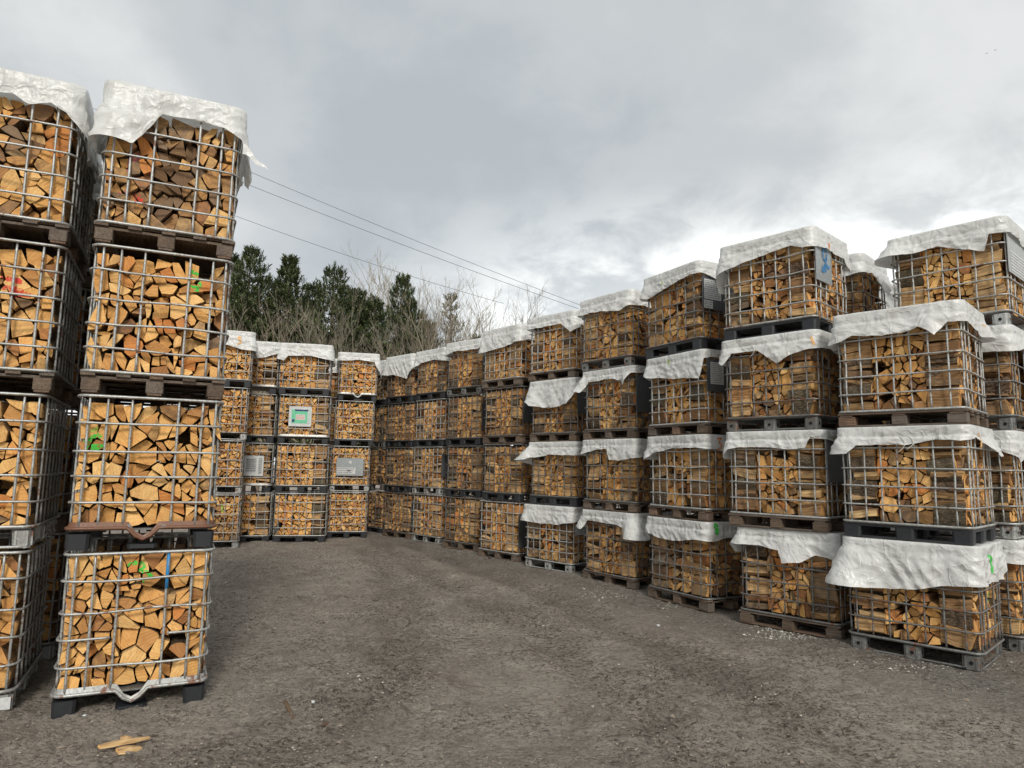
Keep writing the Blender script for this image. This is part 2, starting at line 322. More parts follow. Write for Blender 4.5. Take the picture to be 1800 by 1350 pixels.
def build_ground():
    near = np.arange(-5.0, 5.6, .0155)
    def out(a, s, k, lim):
        r = []; st = s
        while abs(a) < lim: a += st; st *= k; r.append(a)
        return r
    xs = np.concatenate([np.array(out(-5.0, -.02, 1.035, 2500))[::-1], near, np.array(out(5.6, .02, 1.035, 2500))])
    ys = [1.6]
    while ys[-1] < 2500: ys.append(ys[-1]+max(.012, min(.0058*ys[-1]*(1 if ys[-1] < 24 else (ys[-1]/24)**1.3), 200)))
    back = out(1.6, -.05, 1.15, 2500)
    ys = np.concatenate([np.array(back)[::-1], np.array(ys)])
    X, Y = np.meshgrid(xs, ys); Z = gheight(X, Y)
    fade = np.clip((26-np.hypot(X, Y-6))/6, 0, 1); Z = Z*fade
    nx, ny = len(xs), len(ys)
    me = bpy.data.meshes.new('muddy_ground'); me.vertices.add(nx*ny)
    me.vertices.foreach_set('co', np.stack([X, Y, Z], -1).astype(np.float32).ravel())
    i = np.arange(nx*ny).reshape(ny, nx)
    q = np.stack([i[:-1, :-1], i[:-1, 1:], i[1:, 1:], i[1:, :-1]], -1).reshape(-1, 4)
    me.loops.add(q.size); me.loops.foreach_set('vertex_index', q.ravel().astype(np.int32))
    me.polygons.add(len(q)); me.polygons.foreach_set('loop_start', np.arange(0, q.size, 4, dtype=np.int32))
    me.polygons.foreach_set('use_smooth', np.ones(len(q), bool)); me.update(); me.validate()
    wet = np.zeros(X.shape)
    for pts in track_pts():
        d = np.full(X.shape, 9.)
        for (x0, y0), (x1, y1) in zip(pts, pts[1:]):
            dx, dy = x1-x0, y1-y0; t = np.clip(((X-x0)*dx+(Y-y0)*dy)/(dx*dx+dy*dy), 0, 1); d = np.minimum(d, np.hypot(X-x0-t*dx, Y-y0-t*dy))
        d = d+.5*(vnoise(X*1.3, Y*1.3, 51)-.5)+.2*(vnoise(X*4, Y*4, 52)-.5); wet = np.maximum(wet, np.exp(-(d/.30)**2)*(.35+.65*vnoise(X*.8, Y*.8, 53)))
    # darker, greyer gravelly strip along the foot of the right row
    x0, y0, x1, y1 = 4.4, 6.4, -2.6, 17.3; L_ = math.hypot(x1-x0, y1-y0); d = ((X-x0)*(y1-y0)-(Y-y0)*(x1-x0))/L_
    strip = np.clip(1-(np.abs(d+.1)-.3*(vnoise(X*1.1, Y*1.1, 55)))/1.0, 0, 1)
    at = me.attributes.new('wet', 'FLOAT_VECTOR', 'POINT'); at.data.foreach_set('vector', np.stack([wet, strip, wet*0], -1).astype(np.float32).ravel())  # first channel: wet tracks; second: the strip's darker grey
    def f(b):
        p = b.n('ShaderNodeNewGeometry').outputs['Position']
        z = b.n('ShaderNodeSeparateXYZ', {0: p}).outputs[2]
        fl = b.n('ShaderNodeMapping', {'Vector': p, 'Scale': (1, 1, 2)}).outputs[0]
        big = b.noise(fl, .45, 4, .6); mid = b.noise(fl, 2.6, 6, .62); fine = b.noise(fl, 26, 7, .72, .7); gr = b.noise(fl, 110, 4, .7)
        st = b.noise(b.n('ShaderNodeMapping', {'Vector': p, 'Scale': (9, 26, 10), 'Rotation': (0, 0, -.45)}).outputs[0], 1, 5, .65, .8)
        c = b.mix(b.rng(b.ma('ADD', b.ma('MULTIPLY', big, .5), b.ma('MULTIPLY', mid, .5)), .38, .62), (.34, .29, .24), (.58, .51, .43))
        at = b.n('ShaderNodeSeparateXYZ', {0: b.n('ShaderNodeAttribute', attribute_name='wet', attribute_type='GEOMETRY').outputs['Vector']}).outputs
        churn = b.rng(b.ma('ADD', b.noise(fl, .9, 4, .6), b.ma('MULTIPLY', at[0], .30)), .42, .62, .42, 1)
        c = b.mix(b.ma('MULTIPLY', at[0], .50), c, (.16, .130, .104))
        c = b.mix(b.ma('MULTIPLY', at[1], .5), c, (.16, .148, .135))
        big2 = b.noise(b.n('ShaderNodeMapping', {'Vector': p, 'Scale': (7, 12, 8), 'Rotation': (0, 0, .5)}).outputs[0], 1, 6, .7, 1.2)
        c = b.mix(b.ma('MULTIPLY', b.rng(big2, .36, .46, .8, 0), churn), c, (.13, .102, .078))
        c = b.mix(b.ma('MULTIPLY', b.rng(st, .38, .47, .8, 0), churn), c, (.14, .112, .087))
        c = b.mix(b.ma('MULTIPLY', b.rng(fine, .40, .475, 1., 0), churn), c, (.075, .058, .045))
        c = b.mix(b.rng(fine, .55, .65, 0, .6), c, (.66, .585, .49))
        c = b.mix(b.rng(gr, .64, .70, 0, .75), c, (.55, .53, .49))
        c = b.mix(b.ma('MULTIPLY', b.rng(gr, .34, .42, .75, 0), 1.), c, (.085, .070, .057))
        red = b.noise(fl, 1.1, 3); c = b.mix(b.rng(red, .60, .75, 0, .35), c, (.16, .095, .06))
        gre = b.rng(b.noise(b.n('ShaderNodeMapping', {'Vector': p, 'Location': (5, 3, 0)}).outputs[0], .6, 4, .6), .5, .68, 0, .55)
        c = b.mix(gre, c, b.mix(1, c, (.80, .84, .86), 'MULTIPLY'))
        h = b.ma('ADD', b.ma('ADD', b.ma('MULTIPLY', fine, 1.), b.ma('MULTIPLY', gr, .3)), b.ma('MULTIPLY', st, .8))
        return b.bsdf(Base_Color=c, Roughness=b.rng(mid, .35, .6, .62, .9), Specular_IOR_Level=.35, Normal=b.bump(h, 1., .07))
    me.materials.append(mat('wet_trodden_mud', f))
    props(link('muddy_ground', me), kind='structure')
build_ground()

# ------------------------------------------------------------------ crate parts (shared meshes)
def rrect(a, b_, r, nc=5, zf=None, nl=5):
    """rounded rectangle, counter-clockwise from the middle-left of the -y side; list of (x, y)"""
    P = []
    def arc(cx, cy, a0):
        for i in range(nc+1):
            t = a0+PI/2*i/nc; P.append((cx+r*math.cos(t), cy+r*math.sin(t)))
    def line(x0, y0, x1, y1):
        for i in range(1, nl): P.append((x0+(x1-x0)*i/nl, y0+(y1-y0)*i/nl))
    line(-a+r, -b_, a-r, -b_); arc(a-r, -b_+r, -PI/2)
    line(a, -b_+r, a, b_-r); arc(a-r, b_-r, 0)
    line(a-r, b_, -a+r, b_); arc(-a+r, b_-r, PI/2)
    line(-a, b_-r, -a, -b_+r); arc(-a+r, -b_+r, PI)
    return P
RINGZ = [.345, .535, .725, .935]
def ring_mesh(z, r, wob, seed, a=.600, b_=.500, sides=6):
    mb = MB(); pts = []
    for x, y in rrect(a, b_, .085):
        n = noise.noise(Vector((x*1.6+seed*7.3, y*1.6, seed))); n2 = noise.noise(Vector((x*2+seed*3.3, y*2, seed+9)))
        k = 1+wob*.5*n2; pts.append((x*k, y*k, z+wob*n))
    mb.tube(pts, r, sides, True); return mb
MESH = {}
def shared(key, fn):
    if key not in MESH: MESH[key] = fn()
    return MESH[key]
UPR = []   # uprights: (x, y)
for fx in (-.5, -.35, -.19, -.03, .13, .30, .47):
    UPR += [(fx, -.483), (fx, .483)]
for fy in (-.42, -.30, -.14, .18, .35, .445):
    UPR += [(.583, fy), (-.583, fy)]
def upright_mesh(v, m):
    def f():
        mb = MB(); pts = []; n = 13
        for i in range(n):
            z = .17+.965*i/(n-1); k = .0028*v*math.sin(i*1.1+v*2)
            pts.append((k, k*.6, z))
        zs = RINGZ+[1.14]
        mb.tube(pts, .0095, 6, rf=lambda t: .0072 if min(abs(.17+.965*t-z) for z in zs) < .03 else .0100)
        return mb.mesh('upright', m, True)
    return shared(('up', v, m.name), f)

def foot_steel():
    mb = MB(); mb.box((0, 0, .065), (.15, .13, .13), 0, .025, .12)
    for s in (-1, 1):
        mb.box((s*.045, -.062, .07), (.016, .012, .10), 0); mb.box((.0715, s*.035, .07), (.012, .014, .10), 0); mb.box((-.0715, s*.035, .07), (.012, .014, .10), 0)
    def disc(c, u, w):
        vs = [tuple(Vector(c)+Vector(u)*math.cos(t)*.018+Vector(w)*math.sin(t)*.018) for t in [2*PI*i/10 for i in range(10)]]
        mb.add(vs, [tuple(range(10))], 1)
    disc((0, -.0675, .065), (1, 0, 0), (0, 0, 1)); disc((.0775, 0, .065), (0, 1, 0), (0, 0, 1)); disc((0, .0675, .065), (1, 0, 0), (0, 0, 1))
    return mb
def crate_parts(root, kind, seed, st):
    rr = random.Random(seed)
    # base rim and deck
    if kind == 'dip':
        pts = []
        for x, y in rrect(.602, .502, .085, nl=16):
            z = .158
            if x > .55: z -= .085*max(0, 1-max(0, abs(y)-.02)/.085)**.8
            if x > .5: x -= 0
            pts.append((x, y, z))
        mb = MB(); mb.tube(pts, .013, 6, True)
        n = len(pts); vs = [(x*.992, y*.992, z) for x, y, z in pts]+[(x*.975, y*.972, .203 if z > .15 else .19-(.158-z)*1.05) for x, y, z in pts]
        mb.add(vs, [(i, (i+1) % n, (i+1) % n+n, i+n) for i in range(n)])
        link('base_rim', mb.mesh('base_rim', M_RUSTY if root.get('_rusty') else st, True), root)
    else:
        link('base_rim', shared(('rim', st.name), lambda: ring_mesh(.162, .013, .004, 3).mesh('base_rim', st, True)), root)
    link('deck', shared(('deck', kind == 'wood'), lambda: (lambda m: (m.box((0, 0, .146), (1.15, .95, .012)), m.mesh('deck', M_PALLET if kind == 'wood' else M_STEEL_DULL))[1])(MB())), root)
    if kind == 'wood':
        for x in (-.515, 0, .515):
            for y in (-.43, 0, .43):
                o = link('block', shared(('blk', x == 0), lambda: (lambda m: (m.box((0, 0, 0), (.17 if x else .14, .12, .088), 0, .006), m.mesh('block', M_PALLET))[1])(MB())), root, Matrix.Translation((x, y, .062)) @ Matrix.Rotation(rr.uniform(-.04, .04), 4, 'Z'))
            link('cross_board', shared('crossb', lambda: (lambda m: (m.box((0, 0, 0), (.12, .99, .02)), m.mesh('cross_board', M_PALLET))[1])(MB())), root, Matrix.Translation((x, 0, .1165)))
        for y in (-.43, 0, .43):
            link('bottom_board', shared('botb', lambda: (lambda m: (m.box((0, 0, 0), (1.19, .10, .017)), m.mesh('bottom_board', M_PALLET))[1])(MB())), root, Matrix.Translation((0, y, .0085)))
        for y in (-.452, -.22, .01, .24, .452):
            link('deck_board', shared('deckb', lambda: (lambda m: (m.box((0, 0, 0), (1.2, .095, .02)), m.mesh('deck_board', M_PALLET))[1])(MB())), root, Matrix.Translation((0, y+rr.uniform(-.004, .004), .137)))
    elif kind == 'steel':
        for x in (-.50, 0, .50):
            for y in (-.42, .42):
                m = Matrix.Translation((x, y, .004)) @ (Matrix.Rotation(PI, 4, 'Z') if y > 0 else Matrix.Identity(4))
                link('pallet_foot', shared(('fs', st.name), lambda: foot_steel().mesh('pallet_foot', [st, M_HOLE])), root, m)
        link('runner', shared(('run', st.name), lambda: (lambda m: (m.tube([(x*1., y, .014+.0*x) for x, y in rrect(.57, .455, .06)], .011, 6, True), m.mesh('runner', st, True))[1])(MB())), root)
    elif kind in ('plastic', 'dip'):
        for x in ((-.505, 0, .505) if kind == 'plastic' else (-.50, .50)):
            for y in (-.42, 0, .42) if kind == 'plastic' else (-.42, .42):
                link('pallet_foot', shared(('fp',), lambda: (lambda m: (m.box((0, 0, 0), (.175, .15, .116), 0, .02, .06), m.mesh('pallet_foot', M_PLASTIC))[1])(MB())), root, Matrix.Translation((x, y, .060)))
        if kind == 'dip':
            link('pallet_foot', shared(('fc',), lambda: (lambda m: (m.box((0, 0, 0), (.16, .20, .03), 0, .02), m.mesh('pallet_foot', M_PLASTIC))[1])(MB())), root, Matrix.Translation((.50, 0, .02)))
        else:
            link('pallet_frame', shared(('pf',), lambda: (lambda m: (m.box((0, -.455, .13), (1.18, .06, .024)), m.box((0, .455, .13), (1.18, .06, .024)), m.box((-.56, 0, .13), (.06, .84, .024)), m.box((.56, 0, .13), (.06, .84, .024)), m.box((0, -.455, .012), (1.1, .05, .018)), m.box((0, .455, .012), (1.1, .05, .018)), m.mesh('pallet_frame', M_PLASTIC))[-1])(MB())), root)
    # rings
    v = rr.randrange(4)
    for i, z in enumerate(RINGZ):
        if st is None: pass
        wob = .010 if v < 3 else .030
        if root.get('_broken') and i == 1:
            pts = [(x, y, z) for x, y in rrect(.600, .500, .085, nl=20)]
            keep = [j for j, p in enumerate(pts) if not (p[0] > .59 and -.14 < p[1] < .18)]
            k = next(a for a in range(len(keep)) if keep[a]-keep[a-1] > 1)
            mb = MB(); mb.tube([pts[j] for j in keep[k:]+keep[:k]], .0095, 6)
            link('horizontal_bar', mb.mesh('horizontal_bar', st, True), root); continue
        link('horizontal_bar', shared(('ring', i, v, st.name), lambda: ring_mesh(z, .0092, wob, i+v*5).mesh('horizontal_bar', st, True)), root)
    link('top_rim', shared(('top', st.name), lambda: ring_mesh(1.135, .0115, .004, 1).mesh('top_rim', st, True)), root)
    for x, y in UPR:
        link('upright', upright_mesh(rr.choice((-1, 0, 0, 1)), st), root, Matrix.Translation((x, y, 0)))

# ------------------------------------------------------------------ stacks: face left/right ground points, type, per-tier sideways shift
# type 'long': points run along the -y (1.2 m) side; 'short': along the +x (1.0 m) side
ST = {
 'L':  dict(t='short', l=(-3.22, 5.04), r=(-2.31, 5.47), sh=[.01, 0, 0, 0], n=4, faces=('+x',)),
 'L0': dict(t='short', r=(-3.50, 5.16), ang=25.6, sh=[-.04, -.01, .013, .03], n=4, faces=('+x', '+y')),
 'R1': dict(t='long', r=(4.41, 6.62), ang=-46, sh=[.007, -.002, -.004], n=3, faces=('-y', '+x')),
 'B1': dict(t='long', r=(5.40, 7.34), ang=-48, sh=[-.04, -.02, .02, .06], n=4, faces=('-y', '+x')),
 'R2': dict(t='long', l=(2.77, 8.62), r=(3.52, 7.81), sh=[.09, -.016, -.049, -.043], n=4, faces=('-y', '+x')),
 'B2': dict(t='long', r=(4.52, 8.72), ang=-46, sh=[0, 0, 0, .03], n=4, faces=('+x',)),
 'R3': dict(t='long', l=(2.00, 10.28), r=(2.60, 9.12), sh=[0, .016, .013, -.028], n=4, faces=('-y', '+x')),
 'R4': dict(t='long', l=(1.23, 11.69), r=(1.90, 10.76), sh=[.012, .016, .008, -.047], n=4, faces=('-y', '+x')),
 'R5': dict(t='long', l=(.35, 13.12), r=(1.11, 12.30), sh=[-.047, .028, .026, -.017], n=4, faces=('-y', '+x')),
 'R6': dict(t='long', l=(-.61, 14.48), r=(.15, 13.63), sh=[-.023, .022, .022, -.025], n=4, faces=('-y', '+x')),
 'R7': dict(t='long', l=(-1.53, 16.0), r=(-.69, 15.19), sh=[-.004, .021, -.004, -.023], n=4, faces=('-y', '+x')),
 'R8': dict(t='long', l=(-2.45, 17.3), r=(-1.68, 16.48), sh=[.006, -.013, .012, .009], n=4, faces=('-y', '+x')),
 'R9': dict(t='long', l=(-3.36, 18.29), r=(-2.54, 17.45), sh=[.026, .017, .002, -.035], n=4, faces=('-y', '+x')),
 'R10': dict(t='long', r=(-3.45, 18.62), ang=-46, sh=[0, .01, 0, -.01], n=4, faces=('-y', '+x')),
 'F1': dict(t='short', l=(-4.52, 17.43), r=(-3.55, 17.66), sh=[-.06, -.04, .017, .05], n=4, faces=('+x', '-y')),
 'F5': dict(t='short', r=(-4.35, 18.7), ang=13, sh=[0, 0, 0, 0], n=4, faces=()),
 'F2': dict(t='long', r=(-4.38, 16.50), ang=13, sh=[.041, .017, .008, -.028], n=4, faces=('-y',)),
 'F3': dict(t='long', r=(-5.60, 16.20), ang=13, sh=[.03, .01, 0, 0], n=4, faces=('-y',)),
 'F4': dict(t='short', r=(-5.77, 15.0), ang=21, sh=[-.03, -.035, -.012, .025], n=4, faces=('+x',)),
 'LB': dict(t='short', l=(-3.85, 6.38), ang=25.6, sh=[0, .02, -.02, 0], n=4, faces=()),
 'L0B': dict(t='short', r=(-4.10, 6.48), ang=25.6, sh=[0, -.01, .01, .02], n=4, faces=('+y',)),
 'L0C': dict(t='short', r=(-4.68, 7.72), ang=25.6, sh=[.01, -.01, .02, .02], n=4, faces=('+y',)),
 'B3': dict(t='long', r=(3.66, 10.1), ang=-48, sh=[0, 0, 0, 0], n=4, faces=()),
 'B4': dict(t='long', r=(2.95, 11.7), ang=-50, sh=[0, 0, 0, 0], n=4, faces=()), 'B5': dict(t='long', r=(2.1, 13.3), ang=-47, sh=[0, 0, 0, 0], n=4, faces=()), 'B6': dict(t='long', r=(1.15, 14.7), ang=-47, sh=[0, 0, 0, 0], n=4, faces=()),
 'B7': dict(t='long', r=(.25, 16.2), ang=-47, sh=[0, 0, 0, 0], n=4, faces=()), 'B0': dict(t='long', r=(6.75, 8.3), ang=-47, sh=[0, 0, 0, 0], n=4, faces=('-y',)), 'B8': dict(t='long', r=(6.1, 9.9), ang=-47, sh=[0, 0, 0, 0], n=4, faces=()),
}
NAMES = {'L': 'near left stack', 'L0': 'stack cut by the left edge', 'R1': 'nearest three-high right stack', 'B1': 'stack at the right edge', 'B2': 'half-hidden stack behind second right stack', 'B3': 'hidden stack behind third right stack', 'B4': 'hidden stack behind fourth right stack', 'B5': 'hidden stack behind fifth right stack', 'B6': 'hidden stack behind sixth right stack', 'B7': 'hidden stack behind seventh right stack', 'B0': 'hidden stack behind right-edge stack', 'B8': 'hidden third-row stack at far right',
 'R2': 'second stack of right row', 'R3': 'third stack of right row', 'R4': 'fourth stack of right row', 'R5': 'fifth stack of right row', 'R6': 'sixth stack of right row',
 'R7': 'seventh stack of right row', 'R8': 'eighth stack of right row', 'R9': 'ninth stack of right row', 'R10': 'last stack in the far corner',
 'F1': 'rightmost stack of far wall', 'F5': 'hidden stack behind the far wall', 'F2': 'far wall stack with green sign', 'F3': 'far wall stack with torn white placard', 'F4': 'leftmost far wall stack', 'LB': 'stack behind near left stack', 'L0B': 'stack behind left-edge stack', 'L0C': 'last stack behind left-edge stack'}
PK = {'L': 'dip dip wood wood', 'L0': 'steel steel wood wood', 'R1': 'steel plastic wood', 'B1': 'steel steel steel steel', 'R2': 'wood wood steel plastic', 'B2': 'wood plastic wood wood', 'B3': 'wood wood wood wood', 'B4': 'wood wood wood wood', 'B5': 'wood wood wood wood', 'B6': 'wood wood wood wood', 'B7': 'wood wood wood wood', 'B0': 'wood wood wood wood', 'B8': 'wood wood wood wood',
 'R3': 'wood wood wood plastic', 'R4': 'wood wood wood steel', 'R5': 'steel plastic wood wood', 'R6': 'wood plastic wood wood', 'R7': 'wood plastic plastic steel', 'R8': 'steel steel plastic plastic', 'R9': 'wood plastic plastic plastic',
 'R10': 'plastic steel steel plastic', 'F1': 'plastic steel plastic dip', 'F5': 'wood wood wood wood', 'F2': 'plastic plastic dip plastic', 'F3': 'plastic dip plastic dip', 'F4': 'steel steel steel plastic', 'LB': 'wood wood wood wood', 'L0B': 'steel wood wood wood', 'L0C': 'wood wood steel wood'}
PKW = {'wood': 'wooden pallet', 'steel': 'steel-footed pallet', 'plastic': 'black plastic pallet', 'dip': 'black feet and dipped steel rim'}
TW = ['bottom', 'second', 'third', 'top']
GROUP = {'L': 'log crates stacked at the left', 'R': 'log crates of the right row', 'B': 'log crates behind the right row', 'F': 'log crates of the far wall'}
TIER = 1.16
CR = []
for s, d in ST.items():
    a = math.atan2(d['r'][1]-d['l'][1], d['r'][0]-d['l'][0]) if 'l' in d and 'r' in d else math.radians(d['ang'])
    w = 1.2 if d['t'] == 'long' else 1.0
    if 'l' in d and 'r' in d: mid = Vector(((d['l'][0]+d['r'][0])/2, (d['l'][1]+d['r'][1])/2))
    elif 'r' in d: mid = Vector(d['r'])-Vector((math.cos(a), math.sin(a)))*w/2
    else: mid = Vector(d['l'])+Vector((math.cos(a), math.sin(a)))*w/2
    back = Vector((-math.sin(a), math.cos(a)))
    ctr = mid+back*(.5 if d['t'] == 'long' else .6)
    yaw = a if d['t'] == 'long' else a-PI/2
    pk = PK[s].split()
    for t in range(d['n']):
        rr = random.Random(hash_ := (sum(ord(c) for c in s)*31+t))
        M = Matrix.Translation((ctr.x+d['sh'][t], ctr.y, TIER*t)) @ Matrix.Rotation(yaw+rr.uniform(-.02, .02), 4, 'Z') @ Matrix.Rotation(rr.uniform(-.004, .004), 4, 'X')
        CR.append(dict(s=s, t=t, M=M, pk=pk[t], faces=d['faces'], seed=hash_, top=(t == d['n']-1)))
for c in CR:
    s, t = c['s'], c['t']
    root = bpy.data.objects.new('wire_crate', None); COL.objects.link(root); root.matrix_world = c['M']; root.empty_display_size = .1
    tw = TW[t] if not (s == 'R1' and t == 2) else 'top'
    lab = f"{tw} wire cage crate on {PKW[c['pk']]}, {NAMES[s]}"
    if len(lab.split()) > 16: lab = f"{tw} wire cage crate with dipped steel rim, {NAMES[s]}"
    props(root, lab, 'log crate', GROUP[s[0]])
    if s == 'L' and t == 0: root['_broken'] = 1
    st = M_STEEL if s[0] in 'LF' or (s, t) in (('B1', 3), ('R1', 2)) else (M_STEEL if rng.random() < .25 else M_STEEL_DULL)
    if s == 'L' and t == 1: root['_rusty'] = 1
    crate_parts(root, c['pk'], c['seed'], st)
    if '_rusty' in root: del root['_rusty']
    if '_broken' in root: del root['_broken']
    c['root'] = root; c['tw'] = tw

# ------------------------------------------------------------------ firewood
def clip(poly, px, py, nx, ny):
    out = []; n = len(poly)
    for i in range(n):
        a = poly[i]; b_ = poly[(i+1) % n]
        da = (a[0]-px)*nx+(a[1]-py)*ny; db = (b_[0]-px)*nx+(b_[1]-py)*ny
        if da <= 0: out.append(a)
        if (da < 0 < db) or (db < 0 < da):
            t = da/(da-db); out.append((a[0]+(b_[0]-a[0])*t, a[1]+(b_[1]-a[1])*t))
    return out
def area(p): return .5*sum(p[i-1][0]*p[i][1]-p[i][0]*p[i-1][1] for i in range(len(p)))
def cen(p): return (sum(a for a, _ in p)/len(p), sum(b_ for _, b_ in p)/len(p))
def partition(u0, u1, v0, v1, target, r):
    A = (u1-u0)*(v1-v0); n = max(3, int(A/(target*1.75)))
    g = max(1, round(math.sqrt(n*(u1-u0)/(v1-v0)))); h = max(1, round(n/g)); S_ = []
    for i in range(g):
        for j in range(h):
            S_.append((u0+(u1-u0)*(i+.5+r.uniform(-.42, .42)+(.25 if j % 2 else -.25)*(g > 1))/g, v0+(v1-v0)*(j+.5+r.uniform(-.42, .42))/h))
    cells = []
    for i, p in enumerate(S_):
        poly = [(u0, v0), (u1, v0), (u1, v1), (u0, v1)]
        near = sorted((q for j, q in enumerate(S_) if j != i), key=lambda q: (q[0]-p[0])**2+(q[1]-p[1])**2)[:14]
        for q in near:
            poly = clip(poly, (p[0]+q[0])/2, (p[1]+q[1])/2, q[0]-p[0], q[1]-p[1])
            if len(poly) < 3: break
        if len(poly) >= 3 and area(poly) > 1e-4: cells.append(poly)
    out = []
    def split(poly, lim):
        a = area(poly)
        if a < lim*r.uniform(.75, 1.5) or a < .0022: out.append(poly); return
        c = cen(poly)
        # cut across the longer way
        sxx = sum((x-c[0])**2 for x, _ in poly); syy = sum((y-c[1])**2 for _, y in poly); sxy = sum((x-c[0])*(y-c[1]) for x, y in poly)
        th = .5*math.atan2(2*sxy, sxx-syy)+r.gauss(0, .55)
        nx, ny = math.cos(th), math.sin(th); k = .012
        px, py = c[0]+r.uniform(-k, k), c[1]+r.uniform(-k, k)
        for s in (1, -1):
            q = clip(poly, px, py, nx*s, ny*s)
            if len(q) >= 3 and area(q) > 4e-4: split(q, lim)
    for c in cells: split(c, target*r.choice((.6, .9, 1.2, 1.3, 2.1)))
    res = []
    for p in out:
        # drop very short edges
        q = [p[i] for i in range(len(p)) if math.dist(p[i], p[i-1]) > .016]
        if len(q) < 3: continue
        if area(q) < 6e-4: continue
        res.append(q)
    return res
LOGS = []
def shape(poly, r, shrink, turn=0., bark=.55):
    c = cen(poly); rot = r.gauss(0, turn) if turn else 0
    P = []
    for x, y in poly:
        dx, dy = x-c[0], y-c[1]; L_ = math.hypot(dx, dy); k = max(.5, 1-(shrink+r.uniform(0, .009))/max(L_, .01))
        dx, dy = dx*k, dy*k
        P.append((c[0]+dx*math.cos(rot)-dy*math.sin(rot), c[1]+dx*math.sin(rot)+dy*math.cos(rot)))
    flag = [0]*len(P)      # 1 = bark edge starting at this vertex
    if r.random() < bark:
        i = max(range(len(P)), key=lambda k: math.dist(P[k], P[(k+1) % len(P)])*r.uniform(.6, 1))
        a, b_ = P[i], P[(i+1) % len(P)]; L_ = math.dist(a, b_)
        if L_ > .05:
            nx, ny = (b_[1]-a[1])/L_, -(b_[0]-a[0])/L_; h = L_*r.uniform(.06, .13)
            # keep the bulge inside the cell: pull the end points in, bow the middle out
            def q(t, hh): return (a[0]+(b_[0]-a[0])*t+nx*hh, a[1]+(b_[1]-a[1])*t+ny*hh)
            a2 = (a[0]-nx*h*.5, a[1]-ny*h*.5); b2 = (b_[0]-nx*h*.5, b_[1]-ny*h*.5)
            mids = [q(.22, h*.22), q(.5, h*.5), q(.78, h*.22)]
            P = P[:i]+[a2]+mids+([b2]+P[i+2:] if i+1 < len(P) else [])
            if i+1 >= len(poly): P[0] = b2
            flag = [0]*len(P)
            for k in range(4): flag[i+k] = 1
    return P, flag
def add_log(c, P, flag, axis, w0, ln, sgn, r, weather, kind, tilt=.20, pos=None):
    """cross-section P in the plane normal to axis; front face at w0 (outermost), running back ln metres"""
    cu, cv = cen(P); a, b_ = r.gauss(0, tilt), r.gauss(0, tilt)
    a = max(-.4, min(.4, a)); b_ = max(-.4, min(.4, b_))
    def m(u, v, w):
        return (w*sgn, u, v) if axis == 'x' else (u, w*sgn, v)
    n = len(P); vs = []
    fr = [(u, v, w0-abs(a*.05)-abs(b_*.05)+a*(u-cu)+b_*(v-cv)) for u, v in P]
    fr = [(u, v, min(w, w0)) for u, v, w in fr]
    ou, ov = (r.gauss(0, .012), r.gauss(0, .010)) if kind != 'side' else (r.gauss(0, .016), r.gauss(0, .022))
    segs = 4 if kind == 'side' else 1
    rings = [[(u, v, w) for u, v, w in fr]]
    for k in range(1, segs+1):
        t = k/segs; j = .006 if k < segs else 0
        rings.append([(u+ou*t+r.uniform(-j, j), v+ov*t+r.uniform(-j, j), w-(w-(w0-ln))*t) for u, v, w in fr])
    for R_ in rings: vs += [m(*p) for p in R_]
    fs = [tuple(range(n)), tuple(range(segs*n, (segs+1)*n))[::-1]]; mi = [0, 0]; uvs = []
    o1, o2 = r.uniform(-9, 9), r.uniform(-9, 9); th = r.uniform(0, PI)
    # growth-ring centre sits off the piece, on the side away from the bark
    ru, rv = r.uniform(.0, .06), r.uniform(-.05, .05); ct, s_ = math.cos(th), math.sin(th)
    cap = [((u-cu)*ct-(v-cv)*s_+ru, (u-cu)*s_+(v-cv)*ct+rv) for u, v in P]
    off = round(o1)*7.0 if False else 0
    uvs.append(cap); uvs.append(cap[::-1])
    per = [0]
    for i in range(n): per.append(per[-1]+math.dist(P[i], P[(i+1) % n]))
    for k in range(segs):
        for i in range(n):
            j = (i+1) % n
            fs.append((k*n+j, k*n+i, (k+1)*n+i, (k+1)*n+j)); mi.append(2 if flag[i] else 1)
            x0, x1 = o1+ln*k/segs, o1+ln*(k+1)/segs
            uvs.append([(x0, o2+per[i+1]), (x0, o2+per[i]), (x1, o2+per[i]), (x1, o2+per[i+1])])
    q_ = Vector((cu*2.6+c['seed'], cv*2.6, w0*sgn)); wt = max(0, min(1, weather+.55*noise.noise(q_)+r.gauss(0, .17)+(r.random() < .12)*.45))
    tone_ = (max(0, min(1, .5+c['lot']+r.gauss(0, .25)+.5*noise.noise(q_*1.7))), wt, r.random())
    LOGS.append(dict(c=c, v=vs, f=fs, m=mi, uv=uvs, tone=tone_, kind=kind, axis=axis, sgn=sgn, P=P, cu=cu, cv=cv, ab=(a, b_, w0-abs(a*.05)-abs(b_*.05)), w0=w0, ln=ln, pos=pos, area=abs(area(P)), force=False, nv=sum(1 for k in flag if not k) if any(flag) else n, bark=any(flag)))
WEATHER = {'L': [.10, .08, .10, .60], 'L0': [.12, .10, .18, .40]}
def weather(s, t):
    if s in WEATHER: return WEATHER[s][t]
    if s[0] == 'F': return (.20, .22, .15, .12)[t]
    if s[0] == 'B': return .26
    return (.42, .28, .26, .24)[t] if s != 'R1' else (.14, .20, .28)[t]
Z0, Z1 = .172, 1.09
